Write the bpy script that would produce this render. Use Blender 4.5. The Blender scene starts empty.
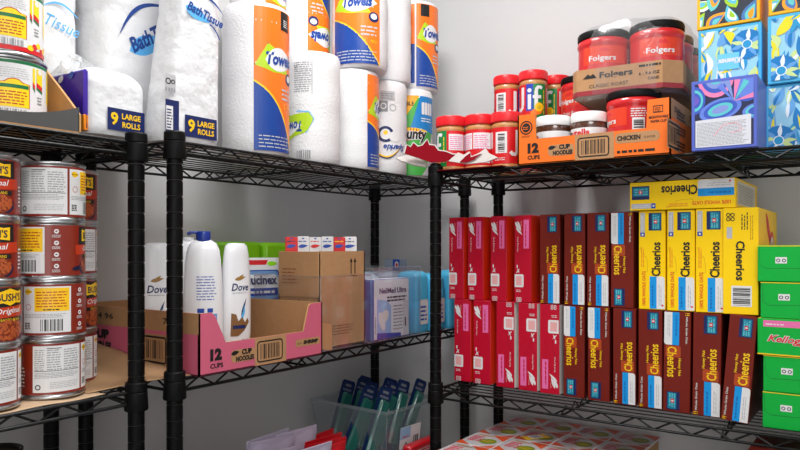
import bpy, math, random
from math import sin, cos, pi, radians
from mathutils import Vector, Matrix
from mathutils.geometry import tessellate_polygon
IN = 0.0254          # everything below is measured in inches
EYE = 60.0           # heights below are given relative to eye level
COL = bpy.context.scene.collection
rnd = random.Random(7)

# ------------------------------------------------------------------ materials
def lin(c):
    c /= 255.0
    return c / 12.92 if c <= .04045 else ((c + .055) / 1.055) ** 2.4
MATS = {}
def mat(name, rgb, rough=.5, metal=0, bump=0, bscale=60, var=0, spec=.5, coat=0, sub=0, bdist=.002):
    if name in MATS: return MATS[name]
    m = bpy.data.materials.new(name); m.use_nodes = True
    nt = m.node_tree; b = nt.nodes['Principled BSDF']
    col = tuple(lin(c) for c in rgb) + (1,)
    b.inputs['Base Color'].default_value = col
    b.inputs['Roughness'].default_value = rough
    b.inputs['Metallic'].default_value = metal
    b.inputs['Specular IOR Level'].default_value = spec
    b.inputs['Coat Weight'].default_value = coat
    b.inputs['Coat Roughness'].default_value = .12
    tc = nt.nodes.new('ShaderNodeTexCoord')
    if var:
        n = nt.nodes.new('ShaderNodeTexNoise'); n.inputs['Scale'].default_value = bscale
        n.inputs['Detail'].default_value = 4
        nt.links.new(tc.outputs['Object'], n.inputs['Vector'])
        r = nt.nodes.new('ShaderNodeMix'); r.data_type = 'RGBA'
        r.inputs[6].default_value = tuple(min(1, v * (1 - var)) for v in col[:3]) + (1,)
        r.inputs[7].default_value = tuple(min(1, v * (1 + var)) for v in col[:3]) + (1,)
        nt.links.new(n.outputs['Fac'], r.inputs[0]); nt.links.new(r.outputs[2], b.inputs['Base Color'])
    if bump:
        n = nt.nodes.new('ShaderNodeTexNoise'); n.inputs['Scale'].default_value = bscale
        n.inputs['Detail'].default_value = 3
        nt.links.new(tc.outputs['Object'], n.inputs['Vector'])
        bp = nt.nodes.new('ShaderNodeBump'); bp.inputs['Strength'].default_value = bump
        bp.inputs['Distance'].default_value = bdist
        nt.links.new(n.outputs['Fac'], bp.inputs['Height']); nt.links.new(bp.outputs['Normal'], b.inputs['Normal'])
    MATS[name] = m; return m
def film(name, rgb=(235, 240, 245), gloss=.12, rough=.12, tint=.92, dens=0.0, crinkle=0):
    """thin clear plastic: mostly transparent, a little gloss and a little milky diffuse"""
    if name in MATS: return MATS[name]
    m = bpy.data.materials.new(name); m.use_nodes = True
    nt = m.node_tree; nt.nodes.clear()
    out = nt.nodes.new('ShaderNodeOutputMaterial')
    t = nt.nodes.new('ShaderNodeBsdfTransparent'); t.inputs[0].default_value = (tint, tint, tint * 1.01, 1)
    g = nt.nodes.new('ShaderNodeBsdfGlossy'); g.inputs['Roughness'].default_value = rough
    g.inputs[0].default_value = (.9, .9, .9, 1)
    d = nt.nodes.new('ShaderNodeBsdfDiffuse'); d.inputs[0].default_value = tuple(lin(c) for c in rgb) + (1,)
    lw = nt.nodes.new('ShaderNodeLayerWeight'); lw.inputs[0].default_value = .25
    m1 = nt.nodes.new('ShaderNodeMixShader'); m1.inputs[0].default_value = dens
    nt.links.new(t.outputs[0], m1.inputs[1]); nt.links.new(d.outputs[0], m1.inputs[2])
    mr = nt.nodes.new('ShaderNodeMapRange'); mr.inputs[3].default_value = gloss * .4; mr.inputs[4].default_value = min(1, gloss * 5)
    nt.links.new(lw.outputs['Facing'], mr.inputs[0])
    m2 = nt.nodes.new('ShaderNodeMixShader')
    nt.links.new(mr.outputs[0], m2.inputs[0]); nt.links.new(m1.outputs[0], m2.inputs[1]); nt.links.new(g.outputs[0], m2.inputs[2])
    nt.links.new(m2.outputs[0], out.inputs[0])
    if crinkle:
        tc = nt.nodes.new('ShaderNodeTexCoord')
        n = nt.nodes.new('ShaderNodeTexNoise'); n.inputs['Scale'].default_value = 26; n.inputs['Detail'].default_value = 2
        n.inputs['Distortion'].default_value = 1.5
        nt.links.new(tc.outputs['Object'], n.inputs['Vector'])
        bp = nt.nodes.new('ShaderNodeBump'); bp.inputs['Strength'].default_value = crinkle; bp.inputs['Distance'].default_value = .01
        nt.links.new(n.outputs['Fac'], bp.inputs['Height'])
        nt.links.new(bp.outputs['Normal'], g.inputs['Normal'])
    MATS[name] = m; return m

M_black = mat('black_enamel', (11, 12, 13), .36, spec=.3)
M_post = mat('black_post', (8, 8, 9), .42, spec=.14)
M_groove_glint = mat('post_groove_glint', (170, 172, 175), .3, .8)  # paler, shinier metal than the post, painting highlights into the grooves
M_plastic = mat('black_plastic', (10, 10, 11), .5, spec=.16)
M_steel = mat('tinned_steel', (190, 192, 195), .28, 1)
M_white = mat('white_print', (226, 226, 227), .45)
M_offwhite = mat('off_white', (222, 220, 216), .55)
M_blk = mat('black_print', (18, 18, 20), .5)
M_grey = mat('grey_print', (134, 136, 140), .5)
M_lgrey = mat('light_grey_print', (185, 186, 190), .5)
M_kraft = mat('kraft_card', (178, 134, 92), .8, var=.12, bscale=90)
M_kraft_edge = mat('kraft_edge', (196, 152, 100), .85)
M_pink = mat('pink_card', (206, 94, 122), .7)
M_orange = mat('orange_card', (240, 112, 20), .6)
M_crim = mat('crimson_card', (190, 8, 44), .4, spec=.35)
M_redside = mat('orange_red_card', (232, 50, 18), .4, spec=.35)
M_brown = mat('brown_card', (114, 27, 14), .42, spec=.35)
M_brown2 = mat('brown_card_side', (92, 24, 16), .4)
M_yellow = mat('yellow_card', (255, 212, 0), .42, spec=.35)
M_cyan = mat('cyan_print', (0, 150, 225), .4)
M_teal = mat('teal_print', (0, 120, 150), .4)
M_lteal = mat('light_teal_print', (90, 185, 200), .4)
M_navy = mat('navy_print', (16, 34, 92), .4)
M_gold = mat('gold_print', (250, 200, 20), .4)
M_redp = mat('red_print', (214, 20, 30), .4)
M_pinkp = mat('pink_print', (232, 110, 170), .4)
M_green = mat('green_card', (0, 172, 60), .42, spec=.3)
M_blue = mat('blue_print', (24, 70, 170), .4)
M_paper = mat('white_wrap', (226, 226, 228), .42, bump=.5, bscale=230)
M_tissue = mat('white_plastic_wrap', (226, 227, 230), .33, bump=1.0, bscale=26, bdist=.006)
M_towelorange = mat('towel_orange', (246, 120, 28), .32)
M_towelblue = mat('towel_blue', (20, 66, 150), .32)
M_lime = mat('lime_print', (176, 208, 30), .4)

# ------------------------------------------------------------------ mesh builder
_txt = {}
def text_mesh(s, shear=0, bold=0):
    key = (s, shear, bold)
    if key in _txt: return _txt[key]
    c = bpy.data.curves.new('t', 'FONT'); c.body = s; c.shear = shear; c.offset = bold; c.resolution_u = 2
    o = bpy.data.objects.new('t', c); COL.objects.link(o)
    dg = bpy.context.evaluated_depsgraph_get(); dg.update()
    me = bpy.data.meshes.new_from_object(o.evaluated_get(dg))
    vs = [(v.co.x, v.co.y) for v in me.vertices]; fs = [tuple(p.vertices) for p in me.polygons]
    bpy.data.objects.remove(o); bpy.data.curves.remove(c); bpy.data.meshes.remove(me)
    x0 = min(v[0] for v in vs); x1 = max(v[0] for v in vs); y0 = min(v[1] for v in vs); y1 = max(v[1] for v in vs)
    vs = [((x - x0) / (x1 - x0), (y - y0) / (y1 - y0)) for x, y in vs]
    _txt[key] = (vs, fs, (x1 - x0) / (y1 - y0)); return _txt[key]

def clip_half(p, ax, lim, keep_gt):
    out = []
    for i in range(len(p)):
        a, b = p[i - 1], p[i]
        ia = (a[ax] >= lim) == keep_gt or a[ax] == lim; ib = (b[ax] >= lim) == keep_gt or b[ax] == lim
        if ia != ib:
            t = (lim - a[ax]) / (b[ax] - a[ax]); out.append((a[0] + t * (b[0] - a[0]), a[1] + t * (b[1] - a[1])))
        if ib: out.append(b)
    return out
def clip_rect(p, r):
    for ax, lim, g in ((0, r[0], True), (0, r[2], False), (1, r[1], True), (1, r[3], False)):
        p = clip_half(p, ax, lim, g)
        if len(p) < 3: return []
    return p
def rect(x0, y0, x1, y1): return [(x0, y0), (x1, y0), (x1, y1), (x0, y1)]
def ell(cx, cy, rx, ry=None, rot=0, n=20, a0=0, a1=2 * pi):
    ry = rx if ry is None else ry; o = []
    full = abs(a1 - a0 - 2 * pi) < 1e-6
    for i in range(n + (0 if full else 1)):
        a = a0 + (a1 - a0) * i / n; x, y = rx * cos(a), ry * sin(a)
        o.append((cx + x * cos(rot) - y * sin(rot), cy + x * sin(rot) + y * cos(rot)))
    return o
def rrect(x0, y0, x1, y1, r, corners=(1, 1, 1, 1)):
    o = []
    for k, (cx, cy, a) in enumerate(((x1 - r, y1 - r, 0), (x0 + r, y1 - r, pi / 2), (x0 + r, y0 + r, pi), (x1 - r, y0 + r, 1.5 * pi))):
        if corners[k]:
            o += [(cx + r * cos(a + pi / 2 * i / 4), cy + r * sin(a + pi / 2 * i / 4)) for i in range(5)]
        else:
            o.append(((x1 if k in (0, 3) else x0), (y1 if k in (0, 1) else y0)))
    return o
def leaf(x0, y0, x1, y1, w, bend=0, n=10):
    dx, dy = x1 - x0, y1 - y0; L = math.hypot(dx, dy); ux, uy = dx / L, dy / L; o = []
    for sgn in (1, -1):
        rng = range(n + 1) if sgn == 1 else range(n - 1, 0, -1)
        for i in rng:
            t = i / n; q = sin(pi * t ** .75) * w * .5 * sgn + bend * sin(pi * t)
            o.append((x0 + dx * t - uy * q, y0 + dy * t + ux * q))
    return o
def flat(o, U, V, N):
    o, U, V, N = map(Vector, (o, U, V, N))
    f = lambda s, t, e: tuple(o + U * s + V * t + N * e)
    f.step = None; return f
def cylmap(r, z0=0, cx=0, cy=0, shape=None):
    def f(s, t, e):
        rr = r if shape is None else shape(t)
        return (cx + (rr + e) * cos(s / r), cy + (rr + e) * sin(s / r), z0 + t)
    f.step = r * .13; return f

class MB:
    def __init__(self): self.v = []; self.f = []; self.m = []; self.mats = []; self.sharp = 40
    def mi(self, m):
        if m not in self.mats: self.mats.append(m)
        return self.mats.index(m)
    def add(self, vs, fs, m):
        o = len(self.v); self.v += [tuple(v) for v in vs]; k = self.mi(m)
        for f in fs: self.f.append(tuple(i + o for i in f)); self.m.append(k)
    def box(self, x0, x1, y0, y1, z0, z1, m, c=.03, faces=None):
        """chamfered box; faces = {'-y': material ...}"""
        c = min(c, (x1 - x0) * .4, (y1 - y0) * .4, (z1 - z0) * .4)
        X, Y, Z = (x0, x1), (y0, y1), (z0, z1); idx = {}; vs = []
        for i in (0, 1):
            for j in (0, 1):
                for k in (0, 1):
                    ix, jy, kz = (c if i == 0 else -c), (c if j == 0 else -c), (c if k == 0 else -c)
                    for a, p in enumerate(((X[i], Y[j] + jy, Z[k] + kz), (X[i] + ix, Y[j], Z[k] + kz), (X[i] + ix, Y[j] + jy, Z[k]))):
                        idx[i, j, k, a] = len(vs); vs.append(p)
        F = lambda *q: [idx[t] for t in q]
        main = {'-x': F((0, 0, 0, 0), (0, 0, 1, 0), (0, 1, 1, 0), (0, 1, 0, 0)), '+x': F((1, 0, 0, 0), (1, 1, 0, 0), (1, 1, 1, 0), (1, 0, 1, 0)),
                '-y': F((0, 0, 0, 1), (1, 0, 0, 1), (1, 0, 1, 1), (0, 0, 1, 1)), '+y': F((0, 1, 0, 1), (0, 1, 1, 1), (1, 1, 1, 1), (1, 1, 0, 1)),
                '-z': F((0, 0, 0, 2), (0, 1, 0, 2), (1, 1, 0, 2), (1, 0, 0, 2)), '+z': F((0, 0, 1, 2), (1, 0, 1, 2), (1, 1, 1, 2), (0, 1, 1, 2))}
        rest = []
        for i in (0, 1):
            for j in (0, 1):
                rest.append(F((i, j, 0, 0), (i, j, 0, 1), (i, j, 1, 1), (i, j, 1, 0)))
                rest.append(F((i, 0, j, 0), (i, 0, j, 2), (i, 1, j, 2), (i, 1, j, 0)))
                rest.append(F((0, i, j, 1), (0, i, j, 2), (1, i, j, 2), (1, i, j, 1)))
                for k in (0, 1): rest.append(F((i, j, k, 0), (i, j, k, 1), (i, j, k, 2)))
        o = len(self.v); self.v += vs
        for n, f in main.items():
            self.f.append(tuple(q + o for q in f)); self.m.append(self.mi((faces or {}).get(n, m)))
        for f in rest: self.f.append(tuple(q + o for q in f)); self.m.append(self.mi(m))
    def lathe(self, prof, m, n=32, cx=0, cy=0, mats=None, a0=0, a1=2 * pi):
        full = abs(a1 - a0 - 2 * pi) < 1e-6; cnt = n if full else n + 1
        o = len(self.v)
        for r, z in prof:
            for i in range(cnt):
                a = a0 + (a1 - a0) * i / n; self.v.append((cx + r * cos(a), cy + r * sin(a), z))
        for k in range(len(prof) - 1):
            mm = self.mi(mats[k] if mats else m)
            for i in range(n):
                j = (i + 1) % cnt
                self.f.append((o + k * cnt + i, o + k * cnt + j, o + (k + 1) * cnt + j, o + (k + 1) * cnt + i)); self.m.append(mm)
    def tube(self, p, q, r, m, n=6):
        p, q = Vector(p), Vector(q); d = (q - p).normalized()
        a = d.orthogonal().normalized(); b = d.cross(a); vs = []
        for c in (p, q): vs += [tuple(c + (a * cos(2 * pi * i / n) + b * sin(2 * pi * i / n)) * r) for i in range(n)]
        fs = [(i, (i + 1) % n, n + (i + 1) % n, n + i) for i in range(n)] + [tuple(range(n))[::-1], tuple(range(n, 2 * n))]
        self.add(vs, fs, m)
    def poly(self, pts, fm, m, e=.012, clip=None):
        if clip: pts = clip_rect(pts, clip)
        if len(pts) < 3: return
        pieces = [pts]
        if fm.step:
            s0 = min(p[0] for p in pts); s1 = max(p[0] for p in pts); k = max(1, math.ceil((s1 - s0) / fm.step)); pieces = []
            for i in range(k):
                q = clip_half(clip_half(pts, 0, s0 + (s1 - s0) * i / k, True), 0, s0 + (s1 - s0) * (i + 1) / k, False) if k > 1 else pts
                if len(q) >= 3: pieces.append(q)
        for q in pieces:
            tri = tessellate_polygon([[Vector((a, b, 0)) for a, b in q]])
            self.add([fm(a, b, e) for a, b in q], [t for t in tri], m)
    def text(self, s, fm, m, x, y, h, w=None, rot=0, shear=0, bold=0, e=.022, mid=True):
        vs, fs, asp = text_mesh(s, shear, bold); w = w or asp * h; c, d = cos(rot), sin(rot)
        o = []
        for u, v in vs:
            a, b = (u - (.5 if mid else 0)) * w, (v - (.5 if mid else 0)) * h
            o.append(fm(x + a * c - b * d, y + a * d + b * c, e))
        self.add(o, fs, m)
    def greek(self, fm, m, x0, y0, x1, y1, rows, seed=1, e=.018, vert=False, fill=.42, dens=.85):
        r = random.Random(seed); H = (y1 - y0) / rows if not vert else (x1 - x0) / rows
        for k in range(rows):
            p = x0 if not vert else y0; end = x1 if not vert else y1
            end = p + (end - p) * r.uniform(dens, 1)
            while p < end:
                q = min(end, p + r.uniform(.6, 2.4) * H)
                if not vert: self.poly(rect(p, y0 + k * H, q, y0 + (k + fill) * H), fm, m, e)
                else: self.poly(rect(x0 + k * H, p, x0 + (k + fill) * H, q), fm, m, e)
                p = q + .35 * H
    def bars(self, fm, m, x0, y0, x1, y1, n=22, seed=3, e=.02, vert=True):
        r = random.Random(seed); ws = [r.choice((1, 1, 2, 3)) for _ in range(n)]; T = sum(ws); p = 0
        for i, w in enumerate(ws):
            if i % 2 == 0:
                a, b = p / T, (p + w) / T
                self.poly(rect(x0 + a * (x1 - x0), y0, x0 + b * (x1 - x0), y1) if vert else rect(x0, y0 + a * (y1 - y0), x1, y0 + b * (y1 - y0)), fm, m, e)
            p += w
    def band(self, pts, w, fm, m, e=.015, closed=False):
        n = len(pts); L = []
        for i in range(n):
            a = pts[i - 1] if (i or closed) else pts[0]; b = pts[(i + 1) % n] if (i < n - 1 or closed) else pts[-1]
            dx, dy = b[0] - a[0], b[1] - a[1]; l = math.hypot(dx, dy) or 1; ww = w(i / (n - 1)) if callable(w) else w
            L.append(((pts[i][0] - dy / l * ww / 2, pts[i][1] + dx / l * ww / 2), (pts[i][0] + dy / l * ww / 2, pts[i][1] - dx / l * ww / 2)))
        vs = [fm(*q, e) for p in L for q in p]
        fs = [(2 * i, 2 * i + 1, (2 * i + 3) % (2 * n), (2 * i + 2) % (2 * n)) for i in range(n if closed else n - 1)]
        self.add(vs, fs, m)
    def grid(self, fn, nu, nv, m):
        vs = [fn(i / nu, j / nv) for j in range(nv + 1) for i in range(nu + 1)]
        self.add(vs, [(j * (nu + 1) + i, j * (nu + 1) + i + 1, (j + 1) * (nu + 1) + i + 1, (j + 1) * (nu + 1) + i) for j in range(nv) for i in range(nu)], m)
    def build(self, name, parent=None, loc=None, rz=0, solid=0):
        me = bpy.data.meshes.new(name)
        me.from_pydata([(x * IN, y * IN, z * IN) for x, y, z in self.v], [], self.f)
        for m in self.mats: me.materials.append(m)
        me.polygons.foreach_set('material_index', self.m)
        me.polygons.foreach_set('use_smooth', [True] * len(self.f)); me.update()
        me.set_sharp_from_angle(angle=radians(self.sharp))
        o = bpy.data.objects.new(name, me); COL.objects.link(o)
        if parent: o.parent = parent
        if loc: o.location = (loc[0] * IN, loc[1] * IN, (loc[2] + EYE) * IN); o.rotation_euler = (0, 0, rz)
        if solid:
            md = o.modifiers.new('thickness', 'SOLIDIFY'); md.thickness = solid * IN; md.offset = 0
        return o

def tag(o, label, cat, group=None):
    o['label'] = label; o['category'] = cat
    if group: o['group'] = group
    return o
def place(o, loc, rz=0, tilt=(0, 0)):
    o.location = (loc[0] * IN, loc[1] * IN, (loc[2] + EYE) * IN); o.rotation_euler = (tilt[0], tilt[1], rz); return o
def thing(name, label, cat, loc=(0, 0, 0), rz=0, group=None, tilt=(0, 0)):
    o = bpy.data.objects.new(name, None); o.empty_display_size = .02; COL.objects.link(o)
    return tag(place(o, loc, rz, tilt), label, cat, group)
def dup(root, label, loc, rz=0, tilt=(0, 0), group=None):
    r = root.copy(); COL.objects.link(r); place(r, loc, rz, tilt); r['label'] = label
    if group: r['group'] = group
    for ch in list(root.children):
        c = ch.copy(); COL.objects.link(c); c.parent = r
        for g in list(ch.children):
            d = g.copy(); COL.objects.link(d); d.parent = c
    return r
def face(x, y): return math.atan2(-y, -x)       # the bearing from a thing to the middle of the aisle

# ------------------------------------------------------------------ the room
XL, YR, ZF, ZC, XE, YE = -51.5, 65.0, -60.0, 42.0, 34.0, -44.0
wall_m = mat('wall_paint', (208, 208, 209), .6, bump=.12, bscale=260, var=.03)
def slab(name, x0, x1, y0, y1, z0, z1, m):
    b = MB(); b.box(x0, x1, y0, y1, z0, z1, m, 0.01); o = b.build(name, loc=(0, 0, 0)); o['kind'] = 'structure'; return o
slab('wall_left', XL - 4, XL, YE - 4, YR + 4, ZF, ZC, wall_m)
slab('wall_back', XL, XE, YR, YR + 4, ZF, ZC, wall_m)
slab('wall_right', XE, XE + 4, YE - 4, YR + 4, ZF, ZC, wall_m)
slab('wall_front', XL, XE, YE - 4, YE, ZF, ZC, wall_m)
slab('floor', XL - 4, XE + 4, YE - 4, YR + 4, ZF - 4, ZF, mat('floor_vinyl', (128, 124, 118), .5, var=.1, bscale=40))
slab('ceiling', XL - 4, XE + 4, YE - 4, YR + 4, ZC, ZC + 4, mat('ceiling_paint', (232, 232, 232), .8))

# ------------------------------------------------------------------ wire racks
def rack(label, corner, L, D, along, tops, post_z, rear_shift=0):
    """corner = front post centre at the origin end; along 'y' : long side runs +Y, depth -X; 'x': long side +X, depth +Y"""
    root = thing('wire_shelving_rack', label, 'shelving rack', (corner[0], corner[1], ZF))
    def P(a, d):                         # a along the front, d into the depth
        return (-d, a) if along == 'y' else (a, d)
    H = post_z - ZF
    pm = MB(); prof = [(0, H + .02), (.3, H + .02), (.46, H - .06), (.5, H - .16)]
    z = H - 1.0; gm = [M_post] * 4
    while z > 1.2:
        prof += [(.5, z + .06), (.465, z + .035), (.465, z - .035), (.5, z - .06)]; gm[-1] = M_post; gm += [M_post, M_groove_glint, M_post, M_post]; z -= 1
    prof += [(.5, .4), (0, .4)]; gm += [M_post] * 3
    pm.lathe(prof, M_post, 16, mats=gm[1:])
    fm = MB(); fm.lathe([(.55, .9), (.75, .55), (.75, 0), (0, 0)], M_plastic, 14)
    cms = []
    for i, t in enumerate(tops):
        zz = t - ZF; cm = MB(); cm.sharp = 30; cms.append(cm)
        cm.lathe([(.5, zz + .5), (.6, zz + .5), (.66, zz + .42), (.66, zz - .05), (.62, zz - .1), (.66, zz - .15), (.72, zz - 1.15), (.68, zz - 1.25), (.5, zz - 1.25)], M_plastic, 16)
    pmesh = fmesh = cmesh = None
    for (a, d) in ((0, 0), (L, 0), (0, D), (L, D)):
        dd = d - (rear_shift if d > 0 and a == 0 else 0)
        x, y = P(a, dd)
        if pmesh is None:
            po = pm.build('post', root); fo = fm.build('foot', po); pmesh, fmesh = po, fo; cs_ = [c.build('collar', po) for c in cms]
        else:
            po = pmesh.copy(); COL.objects.link(po); po.parent = root
            for q in [fmesh] + cs_:
                c = q.copy(); COL.objects.link(c); c.parent = po
        po.location = (x * IN, y * IN, 0)
    for t in tops:
        zt = t - ZF; zb = zt - .8; s = MB(); s.sharp = 60
        def T(a0, d0, z0, a1, d1, z1, r=.1, n=6): s.tube(P(a0, d0) + (z0,), P(a1, d1) + (z1,), r, M_black, n)
        g = .62
        for (A0, D0, A1, D1) in ((g, 0, L - g, 0), (g, D, L - g, D), (0, g, 0, D - g), (L, g, L, D - g)):
            T(A0, D0, zt - .1, A1, D1, zt - .1, .11); T(A0, D0, zb, A1, D1, zb, .11)
            ln = math.hypot(A1 - A0, D1 - D0); n = max(2, round(ln / 2.55)) * 2
            for i in range(n):
                f0, f1 = i / n, (i + 1) / n; h0, h1 = (zb, zt - .1) if i % 2 == 0 else (zt - .1, zb)
                T(A0 + (A1 - A0) * f0, D0 + (D1 - D0) * f0, h0, A0 + (A1 - A0) * f1, D0 + (D1 - D0) * f1, h1, .075, 5)
        for a in (L / 3, 2 * L / 3):                                  # cross trusses carrying the deck
            T(a, 0, zb, a, D, zb, .09); n = 12
            for i in range(n):
                h0, h1 = (zb, zt - .2) if i % 2 == 0 else (zt - .2, zb)
                T(a, D * i / n, h0, a, D * (i + 1) / n, h1, .07, 5)
        k = 11
        for i in range(1, k): T(.1, D * i / k, zt - .07, L - .1, D * i / k, zt - .07, .055, 5)
        s.build('wire_shelf', root)
    return root
A_TOP, A_LOW = 6.6, -8.66
B_TOP, B_LOW = 6.84, -8.15
C_TOP, C_LOW = 6.65, -12.08
rack('black wire rack of food cans, on the far left of the closet', (-38.15, -10.4), 35.5, 10.0, 'y', (A_TOP, A_LOW, -15.6, -52), 7.15)
rack('black wire rack with paper towels on top and cartons below, against the left wall', (-36.9, 26.95), 35.75, 12.0, 'y', (B_TOP, B_LOW, -22.3, -52), 7.25, 1.9)
rack('black wire rack of cereal boxes and jars, on the right against the back wall', (-32.4, 50.1), 34.5, 11.6, 'x', (C_TOP, C_LOW, -19.4, -52), 7.4)

# ------------------------------------------------------------------ food cans
def can_prof(r, h): return [(0, .12), (r - .2, .12), (r - .14, 0), (r, 0), (r + .02, .06), (r, .13), (r - .06, .2), (r - .06, h - .2), (r, h - .13), (r + .02, h - .06), (r, h), (r - .12, h), (r - .18, h - .14), (r - .5, h - .16), (r - .55, h - .12), (r - 1.0, h - .14), (0, h - .14)]
def make_can(r, h, design, name, label, cat, group):
    root = thing(name, label, cat, group=group)
    b = MB(); b.lathe(can_prof(r, h), M_steel, 40); b.build('can_body', root)
    l = MB(); design(l, r, h); l.build('paper_label', root)
    return root
M_bean = mat('bean_label_red', (132, 36, 22), .35, coat=.3, var=.08, bscale=25)
M_beanor = mat('bean_orange_band', (190, 54, 22), .4)
M_beans = mat('baked_bean', (176, 84, 44), .35, var=.3, bscale=200)
M_beans2 = mat('baked_bean_dark', (128, 50, 26), .4)
M_lid = mat('badge_blue', (20, 24, 60), .4)
M_fine = mat('fine_print_grey', (158, 160, 164), .5)
def bean_design(b, r, h):
    L = r - .02; fm = cylmap(L); C = 2 * pi * L
    b.lathe([(L, .24), (L, h - .24)], M_bean, 48)
    z0, z1 = .3, h - .3
    # nutrition panel
    b.poly(rect(.1, z0 + .08, 2.75, z1 - .06), fm, M_white, .01)
    b.greek(fm, M_fine, .2, z0 + 1.35, .75, z1 - .2, 10, 1); b.greek(fm, M_fine, .85, z0 + 1.35, 1.6, z1 - .2, 9, 2); b.greek(fm, M_fine, 1.72, z0 + 1.35, 2.65, z1 - .2, 9, 3)
    b.poly(rect(.2, z0 + 1.28, 2.65, z0 + 1.31), fm, M_blk, .02); b.poly(rect(.85, z1 - .22, 1.6, z1 - .18), fm, M_blk, .02)
    b.greek(fm, M_fine, .2, z0 + .9, 2.6, z0 + 1.24, 4, 4); b.greek(fm, M_lgrey, 1.0, z0 + .3, 2.6, z0 + .7, 4, 5); b.band(ell(.38, z0 + .38, .13, n=8), .06, fm, M_blk, closed=True)
    # information panel
    b.poly(rect(2.88, z0 + .08, 5.55, z1 - .06), fm, M_white, .01)
    b.poly(rect(3.62, z0 + 1.3, 5.45, z1 - .14), fm, M_gold, .016); b.greek(fm, M_beanor, 3.72, z0 + 1.55, 5.35, z1 - .25, 6, 6, e=.02, fill=.35); b.greek(fm, M_blk, 4.1, z0 + 1.36, 5.0, z0 + 1.5, 1, 7, e=.02, fill=.5)
    b.poly(leaf(2.98, z1 - .35, 3.5, z1 - .35, .34), fm, M_gold, .016); b.text("BUSH'S", fm, M_blk, 3.24, z1 - .35, .11, .4)
    b.band(ell(3.24, z0 + 1.55, .17, n=10), .03, fm, M_beanor, closed=True)
    b.greek(fm, M_fine, 2.98, z0 + .95, 5.4, z0 + 1.2, 3, 8); b.bars(fm, M_blk, 3.95, z0 + .18, 5.15, z0 + .85, 26, 4); b.greek(fm, M_blk, 3.0, z0 + .3, 3.4, z0 + .7, 4, 9, fill=.6)
    # icons
    for k in range(4):
        zc = z1 - .3 - k * .66; b.poly(ell(6.15, zc, .13, n=12), fm, M_white, .014); b.poly(leaf(6.08, zc, 6.22, zc + .02, .09), fm, M_bean, .018)
        b.greek(fm, M_white, 5.92, zc - .34, 6.38, zc - .17, 3, 10 + k)
    # front
    x = 8.75
    b.poly([(x - 1.2, z1), (x + 1.2, z1), (x + 1.25, z0 + 1.3), (x - 1.25, z0 + 1.3)], fm, M_blk, .008)
    b.poly([(x - .95, z1 - .15), (x - .55, z1 - .2), (x, z1 - .04), (x + .55, z1 - .2), (x + .95, z1 - .15), (x + .95, z1 - .85), (x + .4, z1 - .8), (x, z1 - .95), (x - .4, z1 - .8), (x - .95, z1 - .85)], fm, M_gold, .016)
    b.text("BUSH'S", fm, M_lid, x, z1 - .5, .42, 1.6, bold=.02, e=.024)
    b.band([(x + 1.5 * t, z1 - 1.28 + .12 * t * t * 0 + .08 * t) for t in [i / 8 - 1 for i in range(17)]], .56, fm, M_beanor, .018)
    b.text('Original', fm, M_white, x, z1 - 1.26, .4, 1.7, shear=.3, bold=.01, rot=.06, e=.026)
    b.text('BAKED BEANS', fm, M_gold, x + .1, z1 - 1.7, .15, 1.3, e=.022)
    b.poly(rect(x - .9, z1 - 1.82, x + 1.05, z1 - 1.58), fm, M_blk, .014)
    b.poly(leaf(x - 1.75, z0 + .3, x - .8, z0 + .42, .25), fm, M_lid, .014)
    b.poly(ell(x, z0 + .42, 1.2, .6, n=24), fm, M_lid, .012, clip=(x - 2, z0, x + 2, h)); b.poly(ell(x, z0 + .5, 1.1, .56, n=24), fm, M_beans2, .016, clip=(x - 2, z0, x + 2, h))
    q = random.Random(5)
    for k in range(60):
        a = q.uniform(0, 2 * pi); d = math.sqrt(q.random())
        b.poly(ell(x + cos(a) * d * .98, z0 + .52 + sin(a) * d * .48, .13, .08, q.uniform(0, 3), 8), fm, M_beans, .018 + k * .0003, clip=(x - 2, z0, x + 2, h))
    b.greek(fm, M_white, 10.35, z0 + .4, 10.75, z0 + 1.6, 6, 30)
can0 = make_can(1.8, 3.37, bean_design, 'bean_can', '', 'can', 'stacked cans of baked beans')
LR = 1.78
# (column x, y, [angle of the label point that faces the aisle, per row from top])
cols = [((-40.3, 17.35), 'far left column', (8.3, 8.35, 7.4, .9)), ((-40.7, 21.3), 'middle column', (1.95, 5.9, 4.6, 1.1)), ((-43.25, 23.5), 'rear right column', (8.0, .6, 6.6, 1.0))]
rows = ('topmost', 'second down', 'third down', 'at the bottom')
LOOK = {7: 'brand badge turned to one side', 8: 'brand badge facing out', 0: 'nutrition panel facing out', 1: 'nutrition panel facing out', 5: 'yellow panel facing out', 4: 'yellow panel and barcode showing', 6: 'icons facing out'}
zsh = A_LOW + .1
first = True
for (cx, cy), cn, ss in cols:
    for k in range(4):
        z = zsh + .04 + (3 - k) * 3.375; s_ = ss[k]
        jx, jy = rnd.uniform(-.05, .05), rnd.uniform(-.05, .05)
        lab = 'red bean can, %s in the %s, %s' % (rows[k], cn, LOOK[int(s_)])
        rz = face(cx, cy) - s_ / LR
        if first: place(can0, (cx + jx, cy + jy, z), rz); can0['label'] = lab; first = False
        else: dup(can0, lab, (cx + jx, cy + jy, z), rz)
M_pwhite = mat('pinto_label', (226, 226, 228), .4)
M_pgreen = mat('pinto_green', (0, 110, 60), .4)
M_pyel = mat('pinto_yellow', (248, 214, 10), .4)
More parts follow.
